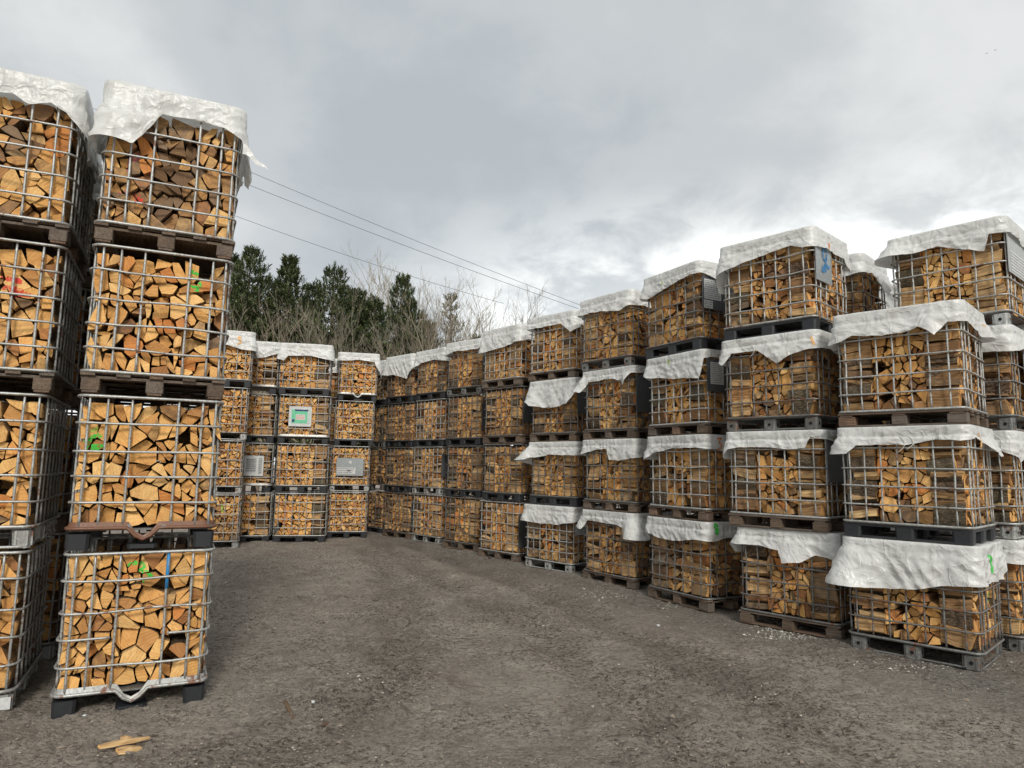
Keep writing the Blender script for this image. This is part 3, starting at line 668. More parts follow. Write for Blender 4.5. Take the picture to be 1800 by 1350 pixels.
def grid_fill(c, axis, u0, u1, w0, w1, r, sgn=1, skip=None, k=8):
    nu = max(1, round((u1-u0)/.12))
    for i in range(nu):
        for j in range(k):
            a, b_ = u0+(u1-u0)*i/nu, u0+(u1-u0)*(i+1)/nu; e, g = Z0+(Z1-.06-Z0)*j/k, Z0+(Z1-.06-Z0)*(j+1)/k
            P = [(a+.004, e+.003+r.uniform(0, .01)), (b_-.004, e+.003), (b_-.004-r.uniform(0, .02), g-.003), (a+.004+r.uniform(0, .02), g-.003)]
            add_log(c, P, [0, 0, 0, 1], axis, w0-r.uniform(0, .03), w0-w1, sgn, r, .6, 'core', .05)
for c in CR:
    r = random.Random(c['seed']*7+3); s, t = c['s'], c['t']; F = c['faces']
    c['lot'] = r.uniform(-.20, .20) if s[0] != 'L' else r.uniform(-.06, .06); w = max(0, weather(s, t)+(r.uniform(-.14, .16) if s[0] != 'L' else 0))
    near = s in ('L', 'L0', 'R1', 'R2', 'B1')
    tg = .0088 if near else .0100
    if s in ('L', 'L0'): tg = .0125
    if s[0] == 'F': tg = .0085
    y0, y1 = -.470, .470
    def ymin(p): return min(a for a, _ in p)
    def ymax(p): return max(a for a, _ in p)
    longf = [f for f in F if f in ('-y', '+y')]
    mixed = bool(longf) and s not in ('F1',) and not (s == 'L0')
    for sg in (1, -1):
        endvis = (sg == 1 and '+x' in F)
        if not endvis and not longf: continue
        if sg == -1 and not mixed and s != 'F1' and s != 'L0': continue
        if sg == -1 and s in ('F2', 'F3'): continue
        for p in partition(y0, y1, Z0, Z1+(.03 if c['top'] or s == 'L' and t == 0 else 0), tg*(1.4 if mixed else 1), r):
            onf = ('-y' in longf and ymin(p) < y0+.004) or ('+y' in longf and ymax(p) > y1-.004)
            if not endvis and not onf: continue
            P, fl = shape(p, r, .0045 if not onf else .005, .15 if not onf else .26, .55 if not onf else .38)
            if r.random() < .02 and not onf: continue
            dep = abs(r.gauss(0, .030))+(.06 if r.random() < .09 else 0)
            if onf:   # pull the side-on pieces in behind the bars, some more than others
                e_ = min(a for a, _ in P) if '-y' in longf else max(a for a, _ in P); k = (y0+r.uniform(0, .030)-e_) if '-y' in longf else (y1-r.uniform(0, .030)-e_); P = [(a+k, b_) for a, b_ in P]
            add_log(c, P, fl, 'x', .570-min(dep, .09), .31 if not onf else .315-min(dep, .05), sg, r, w, 'side' if onf else 'end', pos=('x', sg))
    if mixed:
        sy = -1 if '-y' in longf else 1
        xl = -.575 if s in ('F2', 'F3') else -.255+r.uniform(-.0, .03)
        for p in partition(xl, .255, Z0, Z1, tg*1.05, r):
            if r.random() < .03: continue
            P, fl = shape(p, r, .004, .12, .55)
            add_log(c, P, fl, 'y', .466-min(.08, abs(r.gauss(0, .026))), .30, sy, r, w, 'end', pos=('y', sy))
        grid_fill(c, 'y', -.25, .25, .15, -.44, r, sy, k=7)
        grid_fill(c, 'x', -.44 if sy == 1 else (-.1 if xl < -.5 else -.32), .32 if sy == 1 else .44, .52, .27, r, -1, k=7)
        if '+x' not in F: grid_fill(c, 'x', -.32 if sy == -1 else -.44, .44 if sy == -1 else .32, .52, .27, r, 1, k=7)
    elif '+x' in F: grid_fill(c, 'x', -.44, .44, .25, -.54, r, 1, k=7)
    elif not F: grid_fill(c, 'x', -.45, .45, .56, -.56, r, 1, k=7)
    if s == 'F1': pass

# paint sprayed over log ends: strokes in (y, z) of the +x face
def arc_pts(cx, cy, rx, ry, a0, a1, n=9): return [(cx+rx*math.cos(math.radians(a0+(a1-a0)*i/n)), cy+ry*math.sin(math.radians(a0+(a1-a0)*i/n))) for i in range(n+1)]
LOGPAINT = {
 ('L', 0): [(M_GREEN, .026, arc_pts(-.04, 1.02, .055, .035, 160, -60)), (M_GREEN, .026, arc_pts(.01, .955, .055, .03, 90, -80))],
 ('L', 1): [(M_GREEN, .045, [(-.42, .80), (-.35, .84)]), (M_GREEN, .05, [(-.40, .745), (-.33, .75)]), (M_LIME, .02, [(-.40, .87), (-.35, .90)])],
 ('L', 2): [(M_GREEN, .024, [(.18, 1.04), (.24, 1.0)]), (M_GREEN, .026, [(.22, .98), (.27, .93), (.24, .86)]), (M_GREEN, .02, [(.18, .90), (.25, .90)])],
 ('L', 3): [(M_PINK, .03, [(-.30, .80), (-.31, .62)]), (M_RED, .05, [(-.24, .42), (-.21, .38)]), (M_PINK, .02, [(-.36, .42), (-.30, .45)]), (M_PINK, .022, [(-.25, .80), (-.27, .70)])],
 ('L0', 2): [(M_RED, .045, [(.12, .86), (.2, .84)]), (M_RED, .04, [(.08, .79), (.22, .77)]), (M_RED, .05, [(.20, .74), (.27, .74)])],
 ('F1', 2): [(M_LIME, .05, [(.02, .92), (.08, .90)])], ('F1', 1): [(M_LIME, .04, [(-.08, .99), (-.03, .99)])], ('F1', 0): [(M_LIME, .07, [(.0, .97), (.04, .93)])],
 ('F4', 0): [(M_LIME, .05, [(.12, .90), (.13, .78)])],
 ('R1', 0): [(M_GREEN, .045, [(.30, .66), (.32, .56)])],
}
def inside(P, x, y):
    k = False; n = len(P)
    for i in range(n):
        (x0, y0), (x1, y1) = P[i], P[(i+1) % n]
        if (y0 > y) != (y1 > y) and x < (x1-x0)*(y-y0)/(y1-y0)+x0: k = not k
    return k
def ribbon_cells(pts, w, cell=.011):
    cells = set()
    xs = [p[0] for p in pts]; ys = [p[1] for p in pts]
    i0, i1 = int(min(xs)/cell)-8, int(max(xs)/cell)+8; j0, j1 = int(min(ys)/cell)-8, int(max(ys)/cell)+8
    for i in range(i0, i1+1):
        for j in range(j0, j1+1):
            x, y = i*cell, j*cell
            for (ax, ay), (bx, by) in zip(pts, pts[1:]):
                dx, dy = bx-ax, by-ay; t = max(0, min(1, ((x-ax)*dx+(y-ay)*dy)/(dx*dx+dy*dy+1e-9)))
                if math.hypot(x-ax-t*dx, y-ay-t*dy) < w/2*(1+.4*noise.noise(Vector((x*60, y*60, 3)))): cells.add((i, j)); break
    return cells
PAINT = []   # (log, material, verts, faces)
for key, strokes in LOGPAINT.items():
    logs = [g for g in LOGS if (g['c']['s'], g['c']['t']) == key and g['axis'] == 'x' and g['sgn'] == 1 and g['kind'] != 'core']
    for m_, w, pts in strokes:
        by = {}
        for i, j in ribbon_cells(pts, w):
            for g in logs:
                if inside(g['P'], i*.011, j*.011): by.setdefault(id(g), (g, []))[1].append((i*.011, j*.011)); break
        for g, cl in by.values():
            a, b_, d0 = g['ab']; vs = []; fs = []
            for x, y in cl:
                o = len(vs)
                for dx, dy in ((-1, -1), (1, -1), (1, 1), (-1, 1)):
                    u, v = x+dx*.0055, y+dy*.0055; vs.append((min(g['w0'], d0+a*(u-g['cu'])+b_*(v-g['cv']))+.0008, u, v))
                fs.append((o, o+1, o+2, o+3))
            g['force'] = True; PAINT.append((g, m_, vs, fs))

# rank the pieces by how large they show
DROP = {}
def hidden_by(c, g): return False
def score(g):
    if g['kind'] == 'core': return 0
    c = g['c']; s = c['s']
    if s in ('LB', 'B3', 'B4', 'B5', 'B6', 'B7', 'B0', 'B8', 'F5', 'L0B', 'L0C'): return 0
    a = g['v']; n = len(a); mid = c['M'] @ Vector((sum(p[0] for p in a)/n, sum(p[1] for p in a)/n, sum(p[2] for p in a)/n))
    if g['axis'] == 'x': fp = c['M'] @ Vector((g['w0']*g['sgn'], g['cu'], g['cv']))
    else: fp = c['M'] @ Vector((g['cu'], g['w0']*g['sgn'], g['cv']))
    pr = project(fp)
    if pr is None or not (4 < pr[0] < 1796 and 0 < pr[1] < 1346): return 0
    nor = c['M'].to_3x3() @ (Vector((g['sgn'], 0, 0)) if g['axis'] == 'x' else Vector((0, g['sgn'], 0)))
    view = (Vector((0, 0, CAMH))-fp).normalized(); ar = g['area']*max(0, nor.dot(view))
    if g['axis'] == 'x' and s[0] == 'R' and s != 'R1': ar *= .25
    if s == 'B1': ar *= .35 if g['axis'] != 'x' else .6
    if g['kind'] == 'side':
        ys = [p[1] for p in g['P']]; hh = max(ys)-min(ys); sy = -1 if '-y' in c['faces'] else 1
        nor2 = c['M'].to_3x3() @ Vector((0, sy, 0)); ar = max(ar, hh*g['ln']*max(0, nor2.dot(view))*.85)
        if s in ('L0', 'F1'): ar *= .5
    ztop = g['cv']
    if c.get('cover') is not None and ztop > .95: ar *= .0
    return ar/pr[2]**2
COVERED = {('R1', 0), ('R1', 1), ('R1', 2)}
for c in CR: c['cover'] = True if (c['top'] or (c['s'][0] in 'RB' and c['s'] in ('R1', 'R2', 'R3', 'R4', 'R5', 'B1', 'B2'))) else None
for g in LOGS:
    g['score'] = score(g)
    if g['c']['s'] == 'R1' and g['c']['t'] == 0 and g['cv'] > .60: g['score'] = 0
    if g['force']: g['score'] += 1
LOGS.sort(key=lambda g: -g['score'])
IND, REST = LOGS[:300], LOGS[300:]
def log_mesh(gs, name, local=None):
    V = []; F = []; Mi = []; UV = []; T = []
    for g in gs:
        o = len(V); R_ = g['c']['M'] if local is None else None
        if R_ is not None:
            A = np.array([list(r_) for r_ in R_]); v = np.array(g['v']); V.extend((v @ A[:3, :3].T+A[:3, 3]).tolist())
        else: V.extend([(p[0]-local[0], p[1]-local[1], p[2]-local[2]) for p in g['v']])
        F.extend([tuple(i+o for i in f) for f in g['f']]); Mi.extend(g['m']); T.extend([g['tone']]*len(g['f']))
        for u in g['uv']: UV.extend(u)
    me = bpy.data.meshes.new(name); me.from_pydata(V, [], F)
    for m_ in (M_END, M_SPLIT, M_BARK): me.materials.append(m_)
    me.polygons.foreach_set('material_index', Mi)
    uv = me.uv_layers.new(name='UVMap'); uv.data.foreach_set('uv', np.array(UV, dtype=np.float32).ravel())
    at = me.attributes.new('tone', 'FLOAT_VECTOR', 'FACE'); at.data.foreach_set('vector', np.array(T, dtype=np.float32).ravel())
    me.update(); return me
print('LOGS', len(LOGS))
props(link('firewood', log_mesh(REST, 'firewood')), 'split firewood logs packed behind the bars of all the wire crates', 'firewood', kind='stuff')
# labels: the window between the bars, then the place inside it
YB = [-.6, -.42, -.30, -.14, .18, .35, .6]; XB = [-.6, -.5, -.35, -.19, -.03, .13, .30, .47, .7]; ZB = [0, .345, .535, .725, .935, 2]
ORD = ['first', 'second', 'third', 'fourth', 'fifth', 'sixth', 'seventh', 'eighth']
buckets = {}
for g in IND:
    s = g['c']['s']
    face = 'end' if g['axis'] == 'x' and not (g['kind'] == 'side' and s not in ('L', 'L0', 'F1')) else 'long'
    if g['axis'] == 'x' and face == 'end': col = sum(1 for y in YB[1:-1] if g['cu'] > y); nc = 6
    elif g['axis'] == 'x': col = 'L' if g['sgn'] < 0 else 'R'; nc = 0
    else: col = sum(1 for x in XB[1:-1] if g['cu'] > x); nc = 8
    row = sum(1 for z in ZB[1:-1] if g['cv'] > z)
    if nc == 0: row = 0
    buckets.setdefault((s, g['c']['t'], face, col, row, nc), []).append(g)
SN = {'L': 'near left stack', 'L0': 'left-edge stack', 'R1': 'nearest right stack', 'B1': 'right-edge stack', 'R2': 'second right stack', 'R3': 'third right stack', 'R4': 'fourth right stack', 'F1': 'far rightmost stack', 'F4': 'far leftmost stack'}
for (s, t, face, col, row, nc), gs in buckets.items():
    sn = SN.get(s, NAMES[s]); tier = CR[[i for i, c in enumerate(CR) if c['s'] == s and c['t'] == t][0]]['tw']
    base = None
    if nc:
        if s == 'L0': gap = f"{ORD[min(nc-1-col, 7)]} gap from right"
        else: gap = f"{ORD[col]} gap from left"
        rowt = f"{ORD[row]} bar row up"
        base = f"{gap}, {rowt}, {tier} crate, {sn}"
    left = list(gs); names = []
    if nc:
        picks = (('highest', lambda g: g['cv']), ('lowest', lambda g: -g['cv']), ('leftmost', lambda g: -g['cu']), ('rightmost', lambda g: g['cu']), ('broadest', lambda g: g['area']), ('slimmest', lambda g: -g['area']))
        if len(left) == 1: names.append(('split', left.pop()))
        for nme, key in picks:
            if not left: break
            b_ = max(left, key=key); left.remove(b_); names.append((nme, b_))
        for g in left: names.append(('other', g))
        for nme, g in names: g['label'] = f"{nme} log, {base}"
    else:
        left.sort(key=lambda g: g['cv'])
        side = 'left' if col == 'L' else 'right'
        allp = sorted((g for g in LOGS if g['c']['s'] == s and g['c']['t'] == t and g['kind'] == 'side' and g['sgn'] == (-1 if col == 'L' else 1)), key=lambda g: g['cv'])
        idx = {id(g): i for i, g in enumerate(allp)}
        for g in left:
            k = idx[id(g)]; pos = (['lowest']+ORD[1:]+['ninth', 'tenth', 'eleventh', 'twelfth', 'thirteenth', 'fourteenth'])[min(k, 13)]
            g['label'] = f"{pos} lengthwise log up the {side}-hand pile, {tier} crate, {sn}"
for g in IND:
    v = g['v']; n = len(v); loc = (sum(p[0] for p in v)/n, sum(p[1] for p in v)/n, sum(p[2] for p in v)/n)
    o = link('split_log', log_mesh([g], 'split_log', loc)); o.matrix_world = g['c']['M'] @ Matrix.Translation(loc)
    lab = g['label']
    pcs = [p for p in PAINT if p[0] is g]
    if pcs:
        nm = pcs[0][1].name.split('_')[0]; lab = lab.replace(' log,', f' {nm}-painted log,', 1)
        lab = lab.replace(' bar row up', ' row up')
        for _, m_, vs, fs in pcs:
            mb = MB(); mb.add([(p[0]-loc[0], p[1]-loc[1], p[2]-loc[2]) for p in vs], fs); link('paint_mark', mb.mesh('paint_mark', m_), o)
    props(o, lab, 'log', f"split logs in the {SN.get(g['c']['s'], NAMES[g['c']['s']])}")
cmap = {(c['s'], c['t']): c for c in CR}
# blue painted stretch of one upright
mb = MB(); mb.tube([(.583, .18, .86), (.583, .18, 1.0), (.583, .18, 1.135)], .0125, 8); link('paint_mark', mb.mesh('paint_mark', M_BLUEBAR, True), cmap[('L', 0)]['root'])
# label on the foot of the bottom left-edge crate
mb = MB(); mb.box((.583, .40, .075), (.004, .16, .085)); o = link('sticker', mb.mesh('sticker', M_PAPER), cmap[('L0', 0)]['root'])
mb = MB()
for k in range(7): mb.add([(.5862, .345+k*.011, .06), (.5862, .350+k*.011, .06), (.5862, .350+k*.011, .092+.006*(k % 3)), (.5862, .345+k*.011, .092+.006*(k % 3))], [(0, 1, 2, 3)])
link('printed_lettering', mb.mesh('printed_lettering', M_PRINT), o)

# ------------------------------------------------------------------ plates on the cages (on the +x face, y range, z range)
def prints(mb, x, y0, y1, z0, z1, rows, r, fill=.75):
    h = (z1-z0)/rows
    for i in range(rows):
        z = z0+h*(i+.3); y = y0
        while y < y0+(y1-y0)*r.uniform(fill, 1):
            w = r.uniform(.008, .04)
            mb.add([(x, y, z), (x, min(y+w, y1), z), (x, min(y+w, y1), z+h*.42), (x, y, z+h*.42)], [(0, 1, 2, 3)]); y += w+.008
def stroke_flat(mb, x, pts, w):
    for (a, b_), (c, d) in zip(pts, pts[1:]):
        L_ = math.hypot(c-a, d-b_) or 1; nx, ny = -(d-b_)/L_*w/2, (c-a)/L_*w/2; ex, ey = (c-a)/L_*w*.3, (d-b_)/L_*w*.3
        mb.add([(x, a+nx-ex, b_+ny-ey), (x, a-nx-ex, b_-ny-ey), (x, c-nx+ex, d-ny+ey), (x, c+nx+ex, d+ny+ey)], [(0, 3, 2, 1)])
def plate(key, y0, y1, z0, z1, m_, stickers=(), paint=(), face='+x', label=None):
    c = cmap[key]; r = random.Random(c['seed']+5)
    rotm = Matrix.Identity(4) if face == '+x' else Matrix.Rotation(-PI/2, 4, 'Z')
    ox = .612 if face == '+x' else .512
    mb = MB(); yc, zc = (y0+y1)/2, (z0+z1)/2
    mb.box((ox, yc, zc), (.003, y1-y0, z1-z0))
    for yy in (y0, y1): mb.box((ox+.001, yy, zc), (.009, .009, z1-z0+.01))
    for zz in (z0, z1): mb.box((ox+.001, yc, zz), (.009, y1-y0-.012, .009))
    p = link('label_plate', mb.mesh('label_plate', m_), c['root'], rotm)
    if label: p['label'] = label
    for q, (a, b_, e, f, sm, rows, pm) in enumerate(stickers):
        mb = MB(); mb.box((ox+.0045+.0012*q, (a+b_)/2, (e+f)/2), (.002, b_-a, f-e)); stn = link('sticker', mb.mesh('sticker', sm), p)
        if rows:
            mb = MB(); prints(mb, ox+.0062+.0012*q, a+.012, b_-.012, e+.01, f-.01, rows, r); link('printed_lettering', mb.mesh('printed_lettering', pm or M_PRINT), p)
    for pm, w, pts in paint:
        mb = MB(); stroke_flat(mb, ox+.012, pts, w); link('paint_mark', mb.mesh('paint_mark', pm), p)
P_ = M_PAPER
plate(('R2', 3), -.46, -.04, .60, 1.06, M_SPLATE, paint=[(M_BLUE, .03, arc_pts(-.23, .94, .055, .075, 0, 360)), (M_BLUE, .04, [(-.27, .72), (-.22, .82), (-.12, .80)]), (M_BLUE, .035, [(-.31, .72), (-.27, .79)]), (M_BLUE, .03, [(-.20, .88), (-.21, .74)])], label='silver plate with blue spray painted figures')
plate(('R3', 3), -.46, -.04, .56, 1.02, M_GPLATE, [(-.43, -.12, .70, .98, P_, 9, None), (-.44, -.28, .57, .68, P_, 3, None), (-.13, -.06, .80, .98, P_, 5, None)])
plate(('R3', 2), -.46, .16, .58, 1.02, M_GPLATE, [(-.40, -.16, .68, .98, P_, 11, None), (-.06, .14, .66, .95, M_LPLATE, 9, None)], [(M_GREEN, .07, [(-.08, .64), (-.02, .62)])])
plate(('R4', 2), -.46, .30, .42, 1.0, M_GPLATE)
plate(('R5', 2), -.46, .20, .50, .96, M_GPLATE)
plate(('R5', 0), -.40, .10, .66, .84, M_LPLATE)
plate(('R6', 2), -.46, .20, .42, .86, M_GPLATE)
plate(('R6', 0), -.46, .25, .28, .92, M_GPLATE)
plate(('R7', 3), -.46, -.06, .58, 1.08, M_GPLATE, [(-.43, -.12, .96, 1.05, P_, 0, None), (-.42, -.14, .97, 1.0, M_NAVY, 0, None), (-.40, -.12, .70, .92, P_, 6, None)])
plate(('R7', 2), -.46, .10, .42, .92, M_GPLATE)
plate(('R7', 0), -.46, .10, .42, .96, M_GPLATE)
plate(('R9', 0), -.46, .20, .30, .94, M_GPLATE)
plate(('R8', 0), -.30, .10, .60, .90, M_LPLATE)
plate(('R2', 1), -.46, .46, .56, 1.12, M_GPLATE)
plate(('R8', 1), -.46, .10, .42, .96, M_GPLATE)
plate(('B1', 3), -.46, .42, .60, 1.10, M_LPLATE, [(-.38, .38, .63, .86, P_, 6, None)])
plate(('B1', 2), .02, .40, .36, 1.0, M_LPLATE); plate(('B1', 1), .02, .40, .40, 1.0, M_LPLATE)
plate(('F2', 2), -.35, .16, .40, .87, M_PAPER, [(-.29, .07, .47, .80, M_GREENP, 0, None), (-.20, .02, .55, .68, P_, 3, M_ORANGE), (-.22, .10, .76, .80, M_NAVY, 0, None), (.085, .135, .47, .80, P_, 9, M_GREENP), (-.28, -.22, .50, .56, M_NAVY, 0, None)], face='-y', label='white and green printed sign')
plate(('F3', 1), -.02, .40, .38, .84, M_PAPER, [(.02, .24, .46, .78, M_LPLATE, 6, None), (.29, .37, .42, .80, M_LPLATE, 8, None)], face='-y', label='torn white placard')
plate(('F1', 1), -.34, .32, .40, .84, M_SPLATE, [(-.32, .13, .44, .60, P_, 3, None), (-.04, .03, .70, .77, P_, 0, None)], [(M_HOLE, .020, [(-.06, .535), (-.03, .51), (.0, .535)])], label='silver plate with white hazard label')

# ------------------------------------------------------------------ white sheets over the crates
def nz(x, y=0., z=0.): return noise.noise(Vector((x, y, z)))
class Cover:
    A, Bq, Rr = .612, .512, .085
    def __init__(s, ctrl, seed, dome, z0=1.150, flare=()):
        s.flare = flare
        s.seed = seed; s.dome = dome; s.z0 = z0; s.ctrl = sorted(ctrl)
        P = rrect(s.A, s.Bq, s.Rr, nc=10, nl=24); k = min(range(len(P)), key=lambda i: (P[i][0]+s.A)**2+(P[i][1]+s.Bq)**2)
        P = P[k:]+P[:k]; s.P = P; s.cum = [0]
        for i in range(len(P)): s.cum.append(s.cum[-1]+math.dist(P[i], P[(i+1) % len(P)]))
        s.tot = s.cum[-1]
    def at(s, q):      # q in crate perimeter metres 0..4.4, from the -x,-y corner counter-clockwise
        d = (q % 4.4)/4.4*s.tot; lo, hi = 0, len(s.P)
        while hi-lo > 1:
            m = (lo+hi)//2
            if s.cum[m] <= d: lo = m
            else: hi = m
        a = s.P[lo]; b_ = s.P[(lo+1) % len(s.P)]; t = (d-s.cum[lo])/max(1e-9, s.cum[lo+1]-s.cum[lo])
        x, y = a[0]+(b_[0]-a[0])*t, a[1]+(b_[1]-a[1])*t; L_ = math.dist(a, b_) or 1
        # smoothed normal: away from the rounded core
        cx = max(-s.A+s.Rr, min(s.A-s.Rr, x)); cy = max(-s.Bq+s.Rr, min(s.Bq-s.Rr, y)); nx, ny = x-cx, y-cy; n_ = math.hypot(nx, ny)
        if n_ < 1e-6: nx, ny = (b_[1]-a[1])/L_, -(b_[0]-a[0])/L_
        else: nx, ny = nx/n_, ny/n_
        return x, y, nx, ny
    def drop(s, q):
        q = q % 4.4; c = s.ctrl; c2 = [(c[-1][0]-4.4, c[-1][1])]+c+[(c[0][0]+4.4, c[0][1])]
        for (a, u), (b_, v) in zip(c2, c2[1:]):
            if a <= q <= b_:
                t = (q-a)/max(1e-6, b_-a); d = u+(v-u)*t; break
        return max(.07, d+.018*nz(q*2.3, s.seed)+.008*nz(q*8, s.seed+4)+.003*nz(q*25, s.seed+9))
    def pt(s, q, d, push=0.):
        x, y, nx, ny = s.at(q); D = s.drop(q); sd = s.seed*1.7
        cordd = max(.105, s.z0-1.149+.035)+.010*nz(q*2, sd)
        k = min(d/cordd, 1)
        pl = (1-abs(nz(q*13+(d-cordd)*4*nz(q*3, sd), sd+7))*2.8)*.0105*math.exp(-((d-cordd)/.05)**2)
        o = .018+.010*nz(q*2.1, sd+2)*k-.012*k*k+pl+.012*math.sin(PI*k)*max(0, nz(q*3, sd+5))
        if d > cordd:
            e = d-cordd; big = nz(q*1.1, sd+11); fl = nz(q*3.0+e*1.2, sd+13, e*1.2); fi = nz(q*7.5-e*5, sd+17, e*2)
            o += .010*min(e/.02, 1)+e*(.03+.13*max(0, big+.15))+min(e/.14, 1)*(.036*fl+.014*(1-2.4*abs(fi)))
            o += .03*max(0, D-.33)*min(e/.3, 1)
            # sharp creases, long and slanting
            w = 1-abs(nz(q*3.2+e*6, e*2.5-q*.8, sd+40))*5; o += .011*max(0, w)*min(e/.04, 1)
            w = 1-abs(nz(q*3.0-e*7, e*3+q*.9, sd+50))*5; o += .009*max(0, w)*min(e/.04, 1)
        else:
            w = 1-abs(nz(q*7+d*14, d*4, sd+60))*4; o += .005*max(0, w)*math.sin(PI*k)
        # corners and loose flaps stand off
        fr = 0
        for q0, amt, wd in s.flare:
            dq = abs((q-q0+2.2) % 4.4-2.2); kk = max(0, 1-dq/wd); fr += .62*amt*kk*kk*(3-2*kk)*max(0, d-.05)/.3
        o = max(o+fr, .006 if d < cordd+.02 else .014)+push
        z = s.z0-d+.010*nz(q*3.3, sd+31)*min(1, d/.05)+fr*.25
        return (x+nx*o, y+ny*o, z)
    def mesh(s, name, NS=264, NT=20, NU=11):
        vs = []; fs = []
        for i in range(NU):      # top, from near the centre outwards
            u = (i+1)/(NU+1)
            for j in range(NS):
                q = 4.4*j/NS; x, y, nx, ny = s.at(q); z = s.z0+s.dome*(1-u**1.7)+(.016*nz(x*u*3, y*u*3, s.seed)+.012*max(0, 1-4*abs(nz(x*u*3+5, y*u*3, s.seed+3))))*(s.dome > 0)*(1-u**4)
                if s.dome <= 0: z = s.z0-.004+.002*nz(x*u*8, y*u*8, s.seed)
                vs.append((x*u, y*u, z))
        base = len(vs)
        for i in range(NT):
            t = i/(NT-1)
            for j in range(NS):
                q = 4.4*j/NS; D = s.drop(q); vs.append(s.pt(q, D*t**.9))
        R_ = NU+NT
        for i in range(R_-1):
            for j in range(NS):
                k = (j+1) % NS; fs.append((i*NS+j, (i+1)*NS+j, (i+1)*NS+k, i*NS+k))
        c = len(vs); vs.append((0, 0, s.z0+max(s.dome, -.004)))
        for j in range(NS): fs.append((c, j, (j+1) % NS))
        mb = MB(); mb.add(vs, fs); return mb.mesh(name, M_TARP, True)
    def stroke(s, pts, w):
        mb = MB()
        for (q0, d0), (q1, d1) in zip(pts, pts[1:]):
            n = max(1, int(math.dist((q0, d0), (q1, d1))/.02)); L_ = math.dist((q0, d0), (q1, d1)) or 1
            nq, nd = -(d1-d0)/L_*w/2, (q1-q0)/L_*w/2
            for i in range(n):
                ta, tb = i/n-.15/n, (i+1)/n+.15/n
                qa, da, qb, db = q0+(q1-q0)*ta, d0+(d1-d0)*ta, q0+(q1-q0)*tb, d0+(d1-d0)*tb
                # three quads across so the mark follows the folds
                for k in range(3):
                    f0, f1 = -1+2*k/3, -1+2*(k+1)/3
                    mb.add([s.pt(qa+nq*f0, da+nd*f0, .004), s.pt(qa+nq*f1, da+nd*f1, .004), s.pt(qb+nq*f1, db+nd*f1, .004), s.pt(qb+nq*f0, db+nd*f0, .004)], [(0, 1, 2, 3)])
        return mb
def num(q, d, sz, ch):
    """spray painted character strokes; q along the sheet, d downwards"""
    G = {'3': [(0, .05), (.7, 0), (.35, .4), (.75, .55), (.7, .9), (.1, 1)], '2': [(0, .2), (.35, 0), (.75, .25), (.1, .95), (.85, .9)], '7': [(0, .05), (.8, 0), (.3, 1)], 'Y': [(0, 0), (.45, .4), (.9, .05), (.45, .4), (.5, 1.0)],
         'Z': [(0, 0), (.8, .05), (.1, .9), (.85, 1)], '/': [(0, 0), (.3, 1)], '-': [(0, 0), (1, .15)]}[ch]
    return [(q+a*sz*.7, d+b_*sz) for a, b_ in G]
